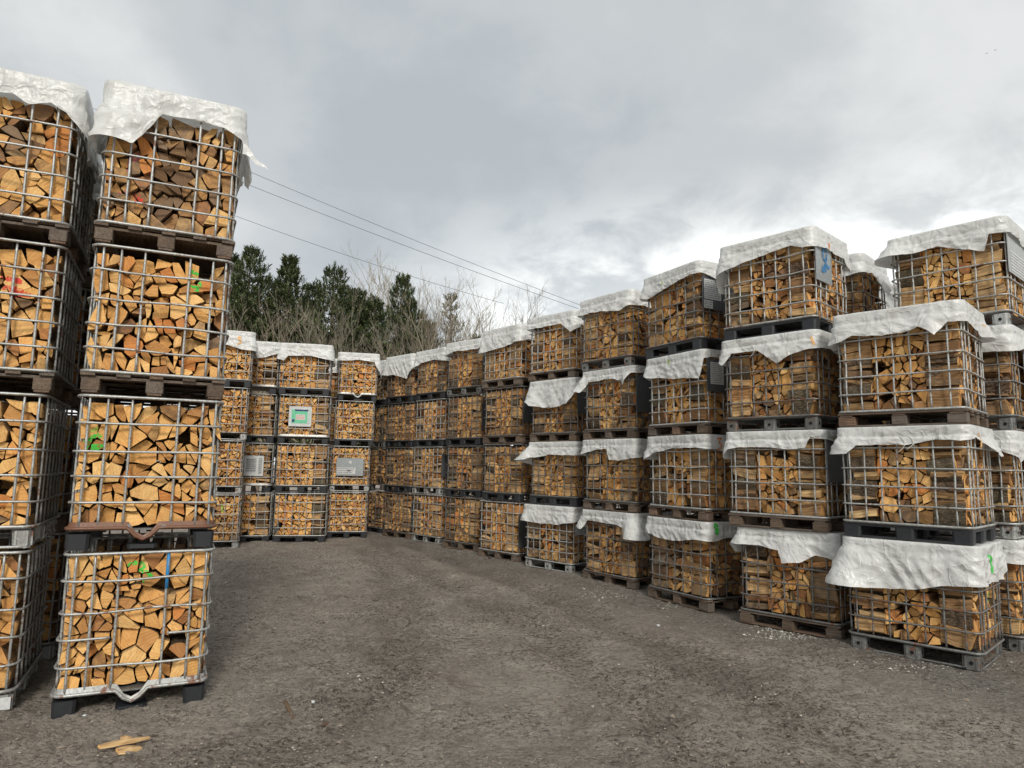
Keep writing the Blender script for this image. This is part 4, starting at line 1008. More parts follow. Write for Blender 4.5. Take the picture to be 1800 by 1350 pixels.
CV = {
 ('R1', 0): dict(c=[(0, .53), (.35, .50), (.62, .47), (.95, .40), (1.2, .38), (1.55, .35), (1.95, .37), (2.15, .20), (2.3, .2), (4.1, .2), (4.32, .5)], m=[(M_GREEN, .035, num(1.50, .10, .17, 'Y'))]),
 ('R1', 1): dict(c=[(0, .30), (.10, .29), (.2, .20), (.65, .19), (.95, .15), (1.15, .17), (1.35, .12), (1.7, .16), (1.95, .31), (2.12, .30), (2.25, .2), (4.25, .28)], m=[(M_PALEORANGE, .03, num(1.50, .08, .13, '7'))]),
 ('R1', 2): dict(c=[(0, .26), (.2, .17), (.5, .20), (.85, .16), (1.0, .30), (1.1, .14), (1.4, .12), (1.9, .20), (2.15, .22), (2.3, .2)], m=[(M_PALEORANGE, .02, num(1.92, .06, .08, '-'))], dome=.13),
 ('B1', 0): dict(c=[(0, .2), (1.2, .25), (1.5, .22), (2.1, .25)]), ('B1', 1): dict(c=[(0, .2), (1.1, .22), (1.35, .33), (1.6, .22), (2.1, .25)]),
 ('B1', 2): dict(c=[(0, .25), (.9, .27), (1.2, .30), (1.5, .25), (2.1, .25)]), ('B1', 3): dict(c=[(0, .22), (.2, .18), (.55, .14), (.92, .25), (1.02, .28), (1.07, .10), (1.3, .12), (2.1, .14)], m=[(M_RED, .035, num(1.62, .03, .04, '-')), (M_PALEORANGE, .03, num(1.55, .08, .05, '-'))], dome=.14),
 ('B2', 3): dict(c=[(0, .25), (1.2, .2), (1.4, .15), (1.7, .26), (2.0, .34), (2.2, .15)], dome=.08), ('B2', 2): dict(c=[(0, .2)]), ('B2', 1): dict(c=[(0, .2)]), ('B2', 0): dict(c=[(0, .2)]), ('B3', 3): dict(c=[(0, .2)], dome=.03), ('B4', 3): dict(c=[(0, .2)], dome=.03), ('B5', 3): dict(c=[(0, .2)], dome=.03), ('B0', 3): dict(c=[(0, .2)], dome=.03), ('B8', 3): dict(c=[(0, .35)], dome=.03),
 ('R2', 3): dict(c=[(0, .30), (.08, .26), (.4, .18), (.8, .12), (.95, .10), (1.1, .16), (1.4, .15), (2.0, .14), (2.15, .3), (2.3, .2), (4.28, .5)], m=[(M_ORANGE, .032, num(1.52, .07, .05, '3')), (M_PALEORANGE, .02, num(1.50, .12, .04, '-'))], dome=.14),
 ('R2', 2): dict(c=[(0, .28), (.05, .33), (.15, .19), (.5, .18), (.75, .36), (.95, .26), (1.15, .22), (1.5, .2), (2.1, .3), (4.3, .3)], m=[(M_PALEORANGE, .022, num(1.16, .09, .10, '/'))], dome=0),
 ('R2', 1): dict(c=[(0, .33), (.05, .22), (.2, .2), (.9, .21), (1.0, .20), (1.06, .08), (1.4, .13), (2.1, .2), (4.3, .34)], m=[(M_YELLOW, .03, num(1.38, .08, .05, 'Z'))]),
 ('R2', 0): dict(c=[(0, .22), (.3, .21), (.55, .25), (.62, .40), (.82, .36), (.97, .26), (1.2, .28), (1.6, .34), (1.7, .2), (2.3, .2), (4.25, .34)]),
 ('R3', 3): dict(c=[(0, .22), (.15, .26), (.5, .16), (.9, .10), (1.2, .09), (1.45, .16), (1.62, .34), (1.8, .12), (2.1, .2)], m=[(M_LIME, .03, num(.45, .07, .03, '-'))], dome=.14),
 ('R3', 2): dict(c=[(0, .25), (.1, .30), (.5, .33), (1.0, .38), (1.16, .40), (1.20, .12), (1.6, .09), (2.1, .22), (4.3, .3)], m=[(M_LIME, .02, num(.50, .06, .06, '2'))]),
 ('R3', 1): dict(c=[(0, .34), (.08, .30), (.2, .23), (.6, .17), (1.1, .17), (1.5, .22), (1.75, .24), (1.95, .30), (2.2, .2), (4.3, .35)], m=[(M_ORANGE, .022, num(1.38, .05, .15, '3'))]),
 ('R3', 0): dict(c=[(0, .22), (.3, .28), (.6, .29), (1.0, .24), (1.3, .24), (1.6, .2), (2.1, .2), (4.3, .22)], m=[(M_GREEN, .07, [(1.30, .03), (1.36, .08), (1.33, .16)])]),
 ('R4', 3): dict(c=[(0, .18), (.3, .15), (.8, .22), (1.0, .25), (1.2, .18), (1.5, .16), (2.1, .3)], dome=.13),
 ('R4', 2): dict(c=[(0, .36), (.08, .40), (.2, .18), (.75, .17), (.95, .22), (1.08, .33), (1.16, .12), (1.4, .1), (2.1, .2), (4.32, .32)], m=[(M_RED, .03, num(1.55, .10, .05, '-'))]),
 ('R4', 1): dict(c=[(0, .25), (.4, .16), (.6, .15), (.66, .33), (.9, .34), (1.2, .30), (2.1, .2)]),
 ('R4', 0): dict(c=[(0, .30), (.06, .34), (.15, .18), (.8, .19), (1.02, .24), (1.1, .40), (1.25, .44), (1.45, .40), (1.6, .2), (2.2, .2), (4.32, .36)]),
 ('R5', 3): dict(c=[(0, .13), (.5, .12), (.9, .14), (1.15, .32), (1.35, .16), (1.8, .4), (2.1, .36)], dome=.13),
 ('R5', 2): dict(c=[(0, .38), (.15, .50), (.8, .52), (1.12, .50), (1.22, .2), (1.6, .2), (1.85, .45), (2.1, .4), (4.3, .3)]),
 ('R5', 1): dict(c=[(0, .40), (.05, .38), (.15, .30), (.6, .24), (1.1, .25), (1.6, .27), (2.1, .3), (4.33, .45)]),
 ('R5', 0): dict(c=[(0, .32), (.4, .34), (.9, .33), (1.2, .28), (1.6, .2), (1.9, .45), (2.1, .5), (4.3, .3)]),
 ('R6', 3): dict(c=[(0, .40), (.5, .36), (1.0, .30), (1.2, .28), (1.4, .2), (2.1, .2), (4.2, .36)], dome=.22),
 ('R7', 3): dict(c=[(0, .22), (.3, .14), (1.1, .16), (1.25, .06), (1.9, .3), (2.2, .3)], dome=.16),
 ('R8', 3): dict(c=[(0, .35), (.3, .22), (.8, .18), (1.2, .24), (1.6, .3), (2.2, .3)], dome=.16),
 ('R9', 3): dict(c=[(0, .40), (.4, .42), (.8, .50), (1.05, .56), (1.2, .3), (2.2, .3)], dome=.14),
 ('R10', 3): dict(c=[(0, .3), (1.0, .3), (1.6, .4), (2.2, .3)], dome=.06),
 ('F1', 3): dict(c=[(0, .2), (1.0, .24), (1.2, .14), (1.7, .10), (2.1, .14), (2.25, .55), (2.5, .4), (3.5, .3)], dome=.06),
 ('F2', 3): dict(c=[(0, .32), (.1, .36), (.2, .22), (.7, .20), (1.0, .26), (1.2, .30), (1.6, .3), (4.3, .34)], m=[(M_YELLOW, .02, num(.45, .05, .04, '-'))], dome=.12),
 ('F3', 3): dict(c=[(0, .3), (.6, .34), (.9, .30), (1.2, .18), (1.6, .2)], m=[(M_GREEN, .02, num(.52, .14, .08, '2'))], dome=.06),
 ('F4', 3): dict(c=[(0, .3), (1.2, .22), (1.7, .26), (2.05, .33), (2.2, .35), (2.6, .3)], m=[(M_PALEORANGE, .04, num(1.85, .05, .16, '3'))], dome=.10),
 ('L', 3): dict(c=[(0, .2), (1.0, .34), (1.2, .35), (1.41, .37), (1.60, .04), (1.9, .03), (2.08, .07), (2.19, .14), (2.26, .42), (2.45, .45), (2.7, .2), (4, .2)], dome=.10),
 ('L0', 3): dict(c=[(0, .1), (1.2, .1), (1.6, .06), (1.75, .03), (1.86, .10), (2.0, .05), (2.12, .12), (2.2, .24), (2.35, .38), (3.0, .34), (4, .2)], dome=.10),
 ('LB', 3): dict(c=[(0, .2)], dome=.05), ('F5', 3): dict(c=[(0, .3)], dome=.03), ('L0B', 3): dict(c=[(0, .3)], dome=.07), ('L0C', 3): dict(c=[(0, .3)], dome=.07),
}
FL = {('R1', 0): ((0, .17, .45), (1.2, .04, .3), (2.1, .08, .3)), ('R1', 1): ((0, .10, .3), (2.0, .16, .4), (1.1, .06, .2)), ('R1', 2): ((0, .08, .4), (.95, .16, .2), (2.1, .16, .3)), ('R2', 0): ((0, .14, .3), (.7, .12, .3)), ('R4', 0): ((1.25, .20, .3), (4.3, .2, .3)), ('R5', 1): ((4.35, .35, .3),), ('R4', 2): ((4.35, .25, .3), (1.1, .15, .2)), ('L', 3): ((1.2, .04, .4), (2.25, .05, .3)), ('L0', 3): ((2.2, .03, .3),), ('B1', 3): ((0, .30, .35), (2.1, .06, .3)), ('R5', 2): ((.1, .12, .4), (1.1, .08, .3))}
CLAB = {('R1', 0): 'with a very long front flap and green paint', ('R1', 1): 'tied with white cord, faint orange mark', ('R1', 2): 'arched high with a pointed front flap', ('R2', 3): 'arched with small orange mark', ('R3', 1): 'marked with orange spray paint', ('R3', 0): 'with green spray smudge', ('R5', 2): 'with long square flap', ('L', 3): 'with one long left flap and torn right corner'}
for key, d in CV.items():
    c = cmap[key]; up = (.15 if key[0] in ('L', 'L0') else .085) if c['top'] else 0
    cvv = Cover([(q, v+up) for q, v in d['c']], (c['seed'] % 97)*.37+1.3, d.get('dome', -1)*(.55 if c['top'] else 1), 1.149+up if c['top'] else 1.1535, FL.get(key, ((0, .05, .25), (1.2, .02, .2), (2.2, .04, .25))))
    o = link('plastic_sheet', cvv.mesh('plastic_sheet')); o.matrix_world = c['M']
    lab = f"white plastic sheet {CLAB.get(key, 'draped')} on the {c['tw']} crate, {NAMES[key[0]]}"
    if len(lab.split()) > 16: lab = f"white sheet {CLAB.get(key, 'draped')}, {c['tw']} crate, {NAMES[key[0]]}"
    props(o, ' '.join(lab.split()[:16]), 'plastic sheet', 'white plastic sheets covering the log crates')
    for m_, w, pts in d.get('m', ()): link('paint_mark', cvv.stroke([(q, v+up) for q, v in pts], w).mesh('paint_mark', m_), o)
    # drawstring along the gathered line, where it shows
    if key[0] in ('R1', 'R2', 'R3', 'R4', 'B1', 'L', 'L0'):
        mb = MB(); mb.tube([cvv.pt(4.4*i/150, max(.105, cvv.z0-1.149+.035)+.010*nz(4.4*i/150*2, cvv.seed*1.7), -.001) for i in range(150)], .0028, 4, True); link('drawstring', mb.mesh('drawstring', M_CORD, True), o)
    if key in (('R1', 1), ('R2', 2)):
        for q, L_ in ((.62, .17), (.70, .14)) if key[0] == 'R1' else ((.42, .16),):
            pts = [cvv.pt(q+.05*math.sin(i*.5), .10+L_*i/7, .008+.006*i/7) for i in range(8)]
            mb = MB(); mb.tube(pts, .0035, 5); link('cord_end', mb.mesh('cord_end', M_CORD, True), o)
# the torn strip streaming from the right corner of the near left sheet
c = cmap[('L', 3)]; mb = MB(); vs = []; fs = []
for i in range(9):
    t = i/8; w = .09*(1-t)+.004
    for k in (0, 1): vs.append((.62+.02*t+.01*math.sin(t*7), .51+.21*t, 1.00-.20*t-w*(1-k)+.012*math.sin(t*9)))
fs = [(2*i, 2*i+2, 2*i+3, 2*i+1) for i in range(8)]
mb.add(vs, fs); link('torn_strip', mb.mesh('torn_strip', M_TARP, True), [o for o in bpy.data.objects if o.name.startswith('plastic_sheet') and 'torn right' in o.get('label', '')][0])

# ------------------------------------------------------------------ wood on the ground, chips, stones
def gz(x, y): return float(gheight(np.array([[x]]), np.array([[y]]))[0, 0])
def unproject(u, v, z=0.):
    P, R = math.radians(PITCH), math.radians(ROLL); du, dv = u-900, v-675
    a = du*math.cos(R)+dv*math.sin(R); b_ = -du*math.sin(R)+dv*math.cos(R)
    x, y = a/FPX, -b_/FPX; Y = math.cos(P)-y*math.sin(P); Z = math.sin(P)+y*math.cos(P); t = (z-CAMH)/Z
    return Vector((x*t, Y*t, z))
def splinter(u0, v0, u1, v1, w, h, label, seed, zo=0.):
    r = random.Random(seed); a, b_ = unproject(u0, v0), unproject(u1, v1); a.z = gz(a.x, a.y)+zo; b_.z = gz(b_.x, b_.y)+zo
    L_ = (b_-a).length; g = dict(c=None); n = 5; P = [(-w/2, 0), (w/2, .002), (w*.42, h), (w*.05, h*1.15), (-w*.45, h*.8)]
    V = []; F = []; Mi = []; UV = []
    for k in range(n):
        t = k/(n-1); e = .55+.45*math.sin(PI*min(1, .15+t*.85)); V += [((t-.5)*L_, p[0]*e+r.uniform(-.003, .003), p[1]*e) for p in P]
    m = len(P); F.append(tuple(range(m))); Mi.append(0); UV.append([p for p in P]); F.append(tuple(range((n-1)*m, n*m))[::-1]); Mi.append(0); UV.append([p for p in P][::-1])
    for k in range(n-1):
        for i in range(m):
            j = (i+1) % m; F.append((k*m+j, k*m+i, (k+1)*m+i, (k+1)*m+j)); Mi.append(1)
            UV.append([(k*.1, .03*(i+1)), (k*.1, .03*i), (k*.1+.1, .03*i), (k*.1+.1, .03*(i+1))])
    me = bpy.data.meshes.new('wood_splinter'); me.from_pydata(V, [], F)
    for m_ in (M_END, M_SPLIT): me.materials.append(m_)
    me.polygons.foreach_set('material_index', Mi); uv = me.uv_layers.new(name='UVMap'); uv.data.foreach_set('uv', np.array([q for f in UV for q in f], dtype=np.float32).ravel())
    at = me.attributes.new('tone', 'FLOAT_VECTOR', 'FACE'); at.data.foreach_set('vector', np.array([((.80, -.3, .5) if 'stick' not in label else (.1, 1., .2))]*len(F), dtype=np.float32).ravel()); me.update()
    o = link('wood_splinter', me); d = (b_-a).normalized(); x = d; z = Vector((0, 0, 1)); y = z.cross(x).normalized(); z = x.cross(y)
    o.matrix_world = Matrix.Translation((a+b_)/2) @ Matrix((x, y, z)).transposed().to_4x4()
    props(o, label, 'piece of wood', 'broken firewood lying on the mud')
splinter(172, 1334, 262, 1306, .045, .022, 'long pale wood splinter lying on the mud below the near left stack', 3, .022)
splinter(205, 1330, 248, 1319, .10, .022, 'short broken wood piece under the long pale splinter on the mud', 5)
splinter(214, 1306, 236, 1310, .05, .018, 'small pale wood flake behind the long splinter on the mud', 6)
splinter(500, 1242, 516, 1268, .03, .010, 'thin dark twig-like stick pressed into the mud in the foreground', 8)
def scatter(name, n, gen, sizes, m_, label, cat, seed):
    r = random.Random(seed); mb = MB(); P = [gen(r) for _ in range(n)]
    Z = gheight(np.array([[p[0] for p in P]]), np.array([[p[1] for p in P]]))[0]
    for (x, y), z in zip(P, Z):
        a = r.uniform(0, PI); L_ = r.uniform(*sizes)*(2 if r.random() < .06 else 1); w = L_*r.uniform(.25, .8); h = L_*r.uniform(.15, .5); ca, sa = math.cos(a), math.sin(a)
        q = [(L_/2, 0), (L_*.1, w/2), (-L_/2, w*.1), (-L_*.1, -w/2)]
        vs = [(x+u*ca-v*sa, y+u*sa+v*ca, z+.001+r.uniform(0, h*.4)) for u, v in q]+[(x+r.uniform(-.2, .2)*L_, y+r.uniform(-.2, .2)*w, z+h)]
        mb.add(vs, [(0, 1, 4), (1, 2, 4), (2, 3, 4), (3, 0, 4)])
    return props(link(name, mb.mesh(name, m_)), label, cat, kind='stuff')
PATCH = [(1390, 1112, 75, 14, 10), (1345, 1098, 30, 8, 2), (1060, 1045, 45, 8, 3), (1180, 1062, 30, 6, 1), (440, 1092, 55, 14, 1.5), (1640, 1172, 130, 10, 2), (980, 1012, 60, 6, 1), (1340, 1225, 40, 10, .4), (690, 1195, 60, 14, .4)]
def g_patch(r):
    u, v, su, sv, _ = r.choices(PATCH, [p[4] for p in PATCH])[0]; p = unproject(r.gauss(u, su*.55), max(960, r.gauss(v, sv*.6))); return (p.x, p.y)
def g_any(r):
    for _ in range(50):
        v = 960+400*r.random()**1.2; p = unproject(r.uniform(-50, 1850), v)
        if p.y < 17: return (p.x, p.y)
    return (0, 5)
scatter('wood_chips', 1100, g_patch, (.008, .028), flat('pale_wood_chip', (.56, .54, .48), .8), 'pale wood chips and bark crumbs scattered along the foot of the crates', 'wood chips', 4)
scatter('wood_crumbs', 1100, g_any, (.007, .022), flat('dull_wood_chip', (.42, .38, .32), .8), 'small crumbs of wood trodden into the mud', 'wood crumbs', 5)
scatter('mud_clods', 9000, g_any, (.006, .030), flat('dark_mud', (.235, .195, .155), .9), 'loose dark clods of mud on the trodden ground', 'mud clods', 6)
r_ = random.Random(12)
for k, (u, v, s_, lab) in enumerate(((148, 1266, .014, 'small white stone beside the front foot of the near left stack'), (162, 1276, .010, 'tiny white stone on mud in front of the near left stack'), (550, 1246, .018, 'pale pebble lying on the mud near the foreground stick'), (397, 1028, .018, 'pale pebble on the mud right of the near left stack'), (575, 1271, .03, 'flat brown bark piece on the foreground mud'), (1157, 1098, .022, 'pale chip on the mud before the third right stack'))):
    p = unproject(u, v); mb = MB(); n = 8; vs = []; fs = []
    for i in range(5):
        th = PI*(i+.5)/5
        for j in range(n): ph = 2*PI*j/n; q = s_*r_.uniform(.75, 1.1); vs.append((q*math.sin(th)*math.cos(ph)*1.3, q*math.sin(th)*math.sin(ph), q*math.cos(th)*.6))
    for i in range(4):
        for j in range(n): fs.append((i*n+j, i*n+(j+1) % n, (i+1)*n+(j+1) % n, (i+1)*n+j))
    fs += [tuple(range(n))[::-1], tuple(range(4*n, 5*n))]
    mb.add(vs, fs); o = link('stone', mb.mesh('stone', M_BARK if 'bark' in lab else M_PAPER)); o.location = (p.x, p.y, gz(p.x, p.y)+s_*.25); o.rotation_euler = (0, 0, k)
    if 'bark' in lab: me = o.data; me.materials[0] = flat('brown_bark', (.10, .06, .04), .9); o.name = 'bark_piece'; props(o, lab, 'bark')
    else: props(o, lab, 'stone')

# ------------------------------------------------------------------ trees beyond the far wall
M_PTRUNK = flat('pine_bark', (.10, .072, .052), .9)
def f_needle(b):
    oi = b.n('ShaderNodeObjectInfo').outputs['Random']; g = b.n('ShaderNodeNewGeometry'); isl = g.outputs['Random Per Island']
    t = b.n('ShaderNodeTexCoord').outputs['Object']; k = b.noise(t, 1.4, 3)
    c = b.ramp(isl, (0, (.040, .066, .032)), (.5, (.085, .120, .050)), (1, (.165, .185, .070)))
    c = b.mix(b.rng(k, .4, .65, 0, .5), c, (.095, .100, .038))
    return b.bsdf(Base_Color=c, Roughness=.6, Specular_IOR_Level=.3)
M_NEEDLE = mat('pine_needles', f_needle)
def f_needle2(b):
    isl = b.n('ShaderNodeNewGeometry').outputs['Random Per Island']
    return b.bsdf(Base_Color=b.ramp(isl, (0, (.09, .095, .035)), (.6, (.15, .14, .055)), (1, (.20, .155, .07))), Roughness=.7)
M_NEEDLE_Y = mat('yellowing_needles', f_needle2)
def f_twig(b):
    oi = b.n('ShaderNodeObjectInfo').outputs['Random']; p = b.n('ShaderNodeTexCoord').outputs['Object']
    c = b.ramp(oi, (0, (.22, .19, .145)), (.5, (.32, .28, .21)), (1, (.25, .19, .145)))
    return b.bsdf(Base_Color=b.mix(b.rng(b.noise(p, 12, 4), .4, .7, 0, .6), c, (.27, .26, .19)), Roughness=.9)
M_TWIG = mat('bare_twigs', f_twig)
def pine_meshes(H, seed, spread, m_need, dens=1.):
    r = random.Random(seed); tr = MB(); cr = MB()
    lean = (r.uniform(-.02, .02), r.uniform(-.02, .02))
    ax = lambda z: (lean[0]*z+.08*math.sin(z*.6+seed), lean[1]*z+.06*math.sin(z*.5+seed*2), z)
    tr.tube([ax(H*i/10) for i in range(11)], .1, 6, rf=lambda t: .15*(1-t)+.012)
    def tuft(p, d, L_):
        d = d.normalized(); nb = int(15*dens)
        for k in range(nb):
            t = k/nb; o = p+d*L_*t; a = Vector((r.gauss(0, 1), r.gauss(0, 1), r.gauss(0, 1))); a = (a-d*a.dot(d)); a.normalize()
            e = (d*.75+a*.70).normalized(); ll = r.uniform(.10, .17)*(1.15-t*.3); sdv = e.cross(a).normalized()*.018
            q = o+e*ll; b0 = o-sdv; b1 = o+sdv; base = len(cr.v); cr.v.extend([tuple(b0), tuple(b1), tuple(q+sdv*.4), tuple(q-sdv*.4)]); cr.f.append((base, base+1, base+2, base+3)); cr.m.append(0)
    z = H*.22
    while z < H*.985:
        t = (z-H*.22)/(H*.78); nb = r.choice((5, 6, 7)); Lb = spread*(1-t)**.95*(.8+.2*math.sin(z*3))+.22
        a0 = r.uniform(0, 6.28)
        for b_ in range(nb):
            if r.random() < .08: continue
            an = a0+6.28*b_/nb+r.gauss(0, .2); L_ = Lb*r.uniform(.65, 1.15); up = .12+.75*t+r.uniform(-.1, .15)
            base = Vector(ax(z+r.uniform(-.08, .08))); pts = []; n = 5
            dirv = Vector((math.cos(an), math.sin(an), up*.4))
            p = base
            for k in range(n+1):
                pts.append(tuple(p)); dd = (Vector((math.cos(an), math.sin(an), up*.3+.55*(k/n)*(.5+t)))).normalized(); p = p+dd*L_/n
            tr.tube(pts, .02, 3, rf=lambda q: .022*(1-q)*(1.1-t)+.005)
            m = max(2, int(L_/.21*dens))
            for k in range(m):
                q = (k+1)/m
                if q < .28 and L_ > .8: continue
                i = min(n-1, int(q*n)); pp = Vector(pts[i]).lerp(Vector(pts[i+1]), q*n-i); fw = (Vector(pts[i+1])-Vector(pts[i])).normalized()
                for sgn in ((-1, 1) if q < .95 else (0,)):
                    sv = Vector((-math.sin(an), math.cos(an), 0))*sgn*r.uniform(.5, 1.)
                    ds = (fw*.7+sv+Vector((0, 0, .55+.5*t))).normalized(); sl_ = r.uniform(.18, .40)*(1-.3*q)
                    e = pp+ds*sl_*.45
                    tuft(e if sgn else pp, (ds+Vector((0, 0, .55))).normalized(), r.uniform(.20, .32))
                    if sgn and L_ > .9: tuft(pp+ds*.05, ds, .2)
        z += r.uniform(.20, .34)*(1.15-.35*t)/max(.6, dens)
    for k in range(3): tuft(Vector(ax(H*(.975+.008*k))), Vector((0, 0, 1)), .42)
    return tr.mesh('trunk', M_PTRUNK, True), cr.mesh('crown', m_need)
def bare_meshes(H, seed, stems=3, spread=.35, dens=1.):
    r = random.Random(seed); tr = MB(); cr = MB()
    def grow(p, d, L_, rad, lev, mb):
        n = 4; pts = [tuple(p)]; dd = d.copy(); q = p.copy()
        for k in range(n):
            dd = (dd+Vector((r.gauss(0, .10), r.gauss(0, .10), r.gauss(0, .06)+.05))).normalized(); q = q+dd*L_/n; pts.append(tuple(q))
        mb.tube(pts, rad, 4 if lev == 0 else 3, rf=lambda t: max(.0042, rad*(1-t*.62)))
        if lev >= 4: return
        nb = [7, 5, 4, 2][lev]; nb = max(2, int(nb*dens+.5))
        for k in range(nb):
            t = r.uniform(.28 if lev else .38, 1.); i = min(n-1, int(t*n)); b_ = Vector(pts[i]).lerp(Vector(pts[i+1]), t*n-i)
            axd = (Vector(pts[i+1])-Vector(pts[i])).normalized(); s = Vector((r.gauss(0, 1), r.gauss(0, 1), r.gauss(0, .4))); s = (s-axd*s.dot(axd)).normalized()
            an = r.uniform(.35, .85); nd = (axd*math.cos(an)+s*math.sin(an)+Vector((0, 0, .15))).normalized()
            grow(b_, nd, L_*r.uniform(.36, .58)*(1.1-.3*t), rad*.48*(1.15-.5*t), lev+1, cr)
        grow(q, (dd+Vector((r.gauss(0, .15), r.gauss(0, .15), .1))).normalized(), L_*.45, rad*.38, lev+1, cr)
    for s in range(stems):
        a = r.uniform(0, 6.28); k = spread*r.uniform(.3, 1.) if stems > 1 else .06
        grow(Vector((math.cos(a)*.15, math.sin(a)*.15, 0)), Vector((math.cos(a)*k, math.sin(a)*k, 1)).normalized(), H*r.uniform(.62, .74), .075+.010*H/stems*.6, 0, tr)
    return tr.mesh('trunk', M_TWIG, True), cr.mesh('crown', M_TWIG)
def place_tree(name, meshes, u, vtop, D, Hm, rot, label, cat, group, wide=1.):
    P = unproject(u, 675); x = P.x/P.y*D if P.y else 0
    V = [v.co for me in meshes for v in me.vertices]; tip = max(V, key=lambda v: v.z)
    rt = Vector((tip.x*math.cos(rot)-tip.y*math.sin(rot), tip.x*math.sin(rot)+tip.y*math.cos(rot)))
    x = (u-900)/FPX*D; H = 8.; yy = D
    for _ in range(30):
        pr = project((x, yy, H)); H += (pr[1]-vtop)*D/FPX*.8; x += (u-pr[0])/FPX*D*.8
    k = H/tip.z; o = bpy.data.objects.new(name, None); COL.objects.link(o); o.location = (x-rt.x*k*wide, D-rt.y*k*wide, 0); o.rotation_euler = (0, 0, rot); o.scale = (k*wide, k*wide, k); o.empty_display_size = .3
    props(o, label, cat, group)
    for n_, me in zip(('trunk', 'crown'), meshes): link(n_, me, o)
PV = [pine_meshes(10, 1, 2.5, M_NEEDLE, 1.15), pine_meshes(10, 2, 2.3, M_NEEDLE, 1.15), pine_meshes(10, 3, 2.6, M_NEEDLE, 1.0)]
PY = pine_meshes(10, 4, 1.7, M_NEEDLE_Y, .62)
gp = 'pines beyond the far crate wall'
for i, (u, v, D, k, rot, w, lab) in enumerate((
    (440, 426, 27, 0, .3, 1.15, 'tall dark green pine, leftmost beside the near left stack'),
    (510, 445, 28, 1, 1.9, 1.15, 'pointed dark pine second from left behind the far wall'),
    (586, 457, 27, 2, 4.2, 1.15, 'broad pine in the middle of the tree belt, left of tall bare tree'),
    (402, 440, 29, 1, 2.6, 1.2, 'dark pine partly hidden by the near left stack'),
    (706, 477, 28, 0, 5.1, 1.0, 'dense dark conical pine above the far corner of crates'),
    (632, 505, 29, 1, .8, 1.25, 'lower pine behind the tall bare tree'),
    (474, 478, 30, 2, 3.3, 1.2, 'lower pine filling the gap between the two leftmost pines'),
    (548, 492, 30, 0, 5.8, 1.2, 'lower pine between the second and the broad middle pine'),
    (664, 520, 29, 2, 2.2, 1.2, 'low pine left of the dense conical pine'))):
    place_tree('pine_tree', PV[k], u, v, D, 10, rot, lab, 'pine', gp, w)
for i, (u, v, D, k, rot, w, lab) in enumerate((
    (425, 500, 32, 2, 5.0, 1.5, 'broad low pine behind the leftmost tall pine'), (540, 520, 33, 0, 1.2, 1.6, 'broad low pine at the back between second and middle pines'),
    (610, 500, 32, 1, 3.9, 1.5, 'back-row pine just right of the broad middle pine'), (655, 512, 33, 2, .4, 1.6, 'back-row pine left of the dense conical pine'),
    (725, 520, 32, 0, 2.9, 1.3, 'back-row pine tucked behind the dense conical pine'), (495, 495, 33, 1, 4.4, 1.5, 'back-row pine seen just left of the second pine'))):
    place_tree('pine_tree', PV[k], u, v, D, 10, rot, lab, 'pine', gp, w)
place_tree('pine_tree', PY, 790, 512, 28, 10, 1.1, 'thin yellowish green pine right of the dense conical pine', 'pine', gp, 1.2)
place_tree('pine_tree', PY, 745, 545, 29, 10, 3.4, 'sparse low yellow-green pine right beside the dense conical pine', 'pine', gp, .8)
place_tree('pine_tree', PV[1], 752, 560, 30, 10, 4.0, 'low dark pine behind the sparse yellow-green pine', 'pine', gp, 1.2)
place_tree('pine_tree', PV[1], 836, 585, 27, 10, 3.0, 'small low pine showing just over the seventh right stack', 'pine', gp, .8)
BV = [bare_meshes(9, 11, 3, .30, .85), bare_meshes(9, 12, 4, .42, .8), bare_meshes(9, 13, 2, .25, .9), bare_meshes(9, 14, 5, .5, .7)]
gb = 'bare trees beyond the far crate wall'
for i, (u, v, D, k, rot, lab) in enumerate((
    (612, 418, 33, 0, .5, 'tallest bare tree rising above the pines, left one of the pair'),
    (668, 428, 34, 2, 2.0, 'tall bare tree above the pines, right one of the pair'),
    (455, 500, 24.5, 1, 1.1, 'pale bare tree in front of the leftmost pine'),
    (530, 520, 24, 2, 4.0, 'brown bare tree in front of second pine'),
    (625, 480, 24, 2, 5.2, 'pale multi-stemmed bare tree standing before middle pines'),
    (575, 500, 25, 1, 3.1, 'bare tree with forked pale stem before the broad pine'),
    (745, 500, 27, 1, 2.8, 'bare twiggy tree just right of the dense conical pine'),
    (785, 488, 28, 3, 1.7, 'bushy bare tree around the yellowish pine'),
    (832, 480, 27, 0, 3.8, 'tall slender bare tree right of the yellowish pine'),
    (872, 498, 28, 2, .9, 'bare tree with open crown, third from the right end'),
    (912, 500, 27, 1, 5.5, 'bare tree with upright branches near right end of belt'),
    (945, 528, 26, 2, 4.6, 'thin leaning bare tree at right end of the belt'),
    (735, 580, 23.5, 1, 3.6, 'low bare bush above the eighth right stack'),
    (850, 560, 26, 3, 1.2, 'low bare bush above the seventh right stack'))):
    place_tree('bare_tree', BV[k], u, v, D, 9, rot, lab, 'bare tree', gb)

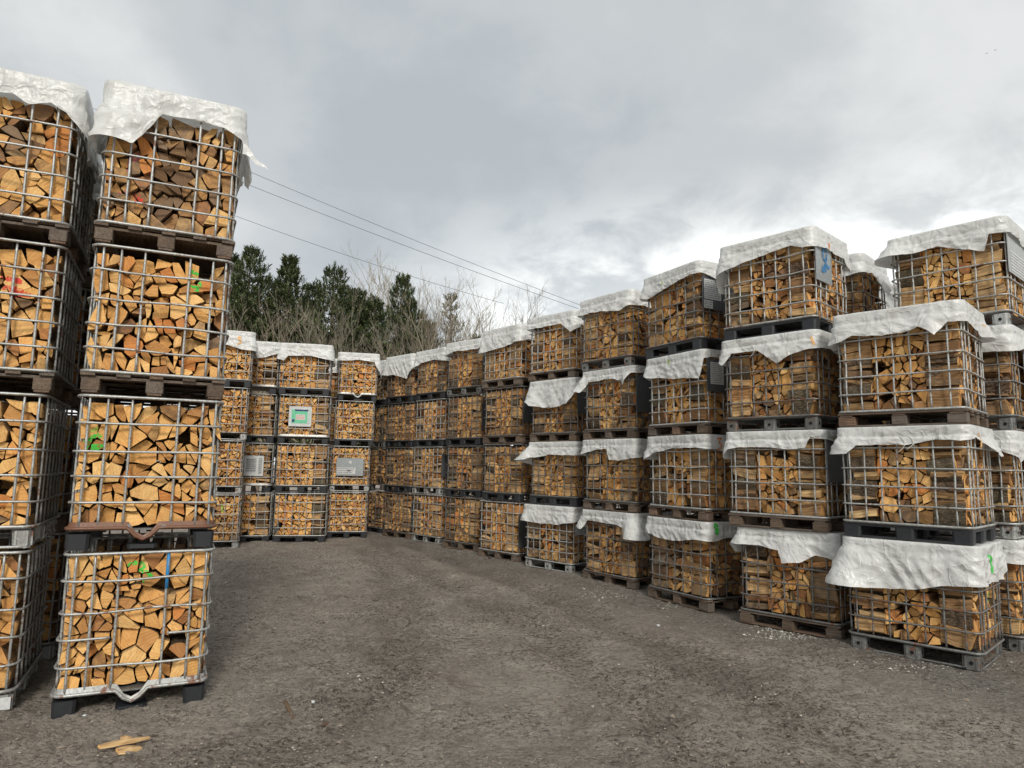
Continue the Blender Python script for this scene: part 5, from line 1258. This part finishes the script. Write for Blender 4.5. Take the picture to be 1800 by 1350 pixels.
# ------------------------------------------------------------------ power lines (left of frame to behind the right row)
def wire(p0, p1, D0, D1, sag, label):
    def at(px, D):
        a = unproject(px[0], px[1]) if px[1] > 900 else None
        P, R = math.radians(PITCH), math.radians(ROLL); du, dv = px[0]-900, px[1]-675
        x, y = (du*math.cos(R)+dv*math.sin(R))/FPX, -(-du*math.sin(R)+dv*math.cos(R))/FPX
        Y = math.cos(P)-y*math.sin(P); Z = math.sin(P)+y*math.cos(P); return Vector((x*D/Y, D, CAMH+Z*D/Y))
    a, b_ = at(p0, D0), at(p1, D1); d = b_-a; a2 = a-d*.4; b2 = b_+d*.4; pts = []
    for i in range(61):
        t = i/60; p = a2.lerp(b2, t); s = (t*1.8-.4); p.z += -sag*4*(s)*(1-s)*(1 if s > 0 else 0); pts.append(tuple(p))
    mb = MB(); mb.tube(pts, .0115, 4); props(link('power_line', mb.mesh('power_line', flat('dark_cable', (.05, .05, .055), .6), True)), label, 'power line', 'power lines crossing the sky')
wire((430, 298), (1022, 537), 36, 40, .12, 'uppermost thin power line slanting down to the right across the sky')
wire((430, 322), (1012, 541), 35, 39, .12, 'middle thin power line just below the uppermost one')
wire((418, 381), (760, 497), 38, 41, .10, 'lowest power line passing behind the bare treetops')
# two far birds
for k, (u, v) in enumerate(((1724, 79), (1739, 73))):
    D = 60; P = math.radians(PITCH); x = (u-900)/FPX; y = -(v-675)/FPX; Y = math.cos(P)-y*math.sin(P); Z = math.sin(P)+y*math.cos(P); c = Vector((x*D/Y, D, CAMH+Z*D/Y))
    mb = MB(); mb.tube([(-.10, 0, 0), (-.03, 0, .01), (.05, 0, .012), (.12, 0, .03)], .03, 5, rf=lambda t: .012+.03*math.sin(PI*min(1, t*1.05)))
    for s in (-1, 1): mb.add([(-.02, 0, .02), (.05, 0, .02), (.03, s*.13, .07), (-.05, s*.24, .03), (-.06, s*.12, .06)], [(0, 1, 2, 4), (4, 2, 3)])
    o = link('bird', mb.mesh('bird', flat('bird_plumage', (.04, .04, .045), .8))); o.location = c; o.rotation_euler = (0, 0, .5+k); o.scale = (.6, .6, .6)
    props(o, ('lower left' if k == 0 else 'upper right')+' of two tiny dark birds flying high at the right', 'bird', 'birds in the sky')
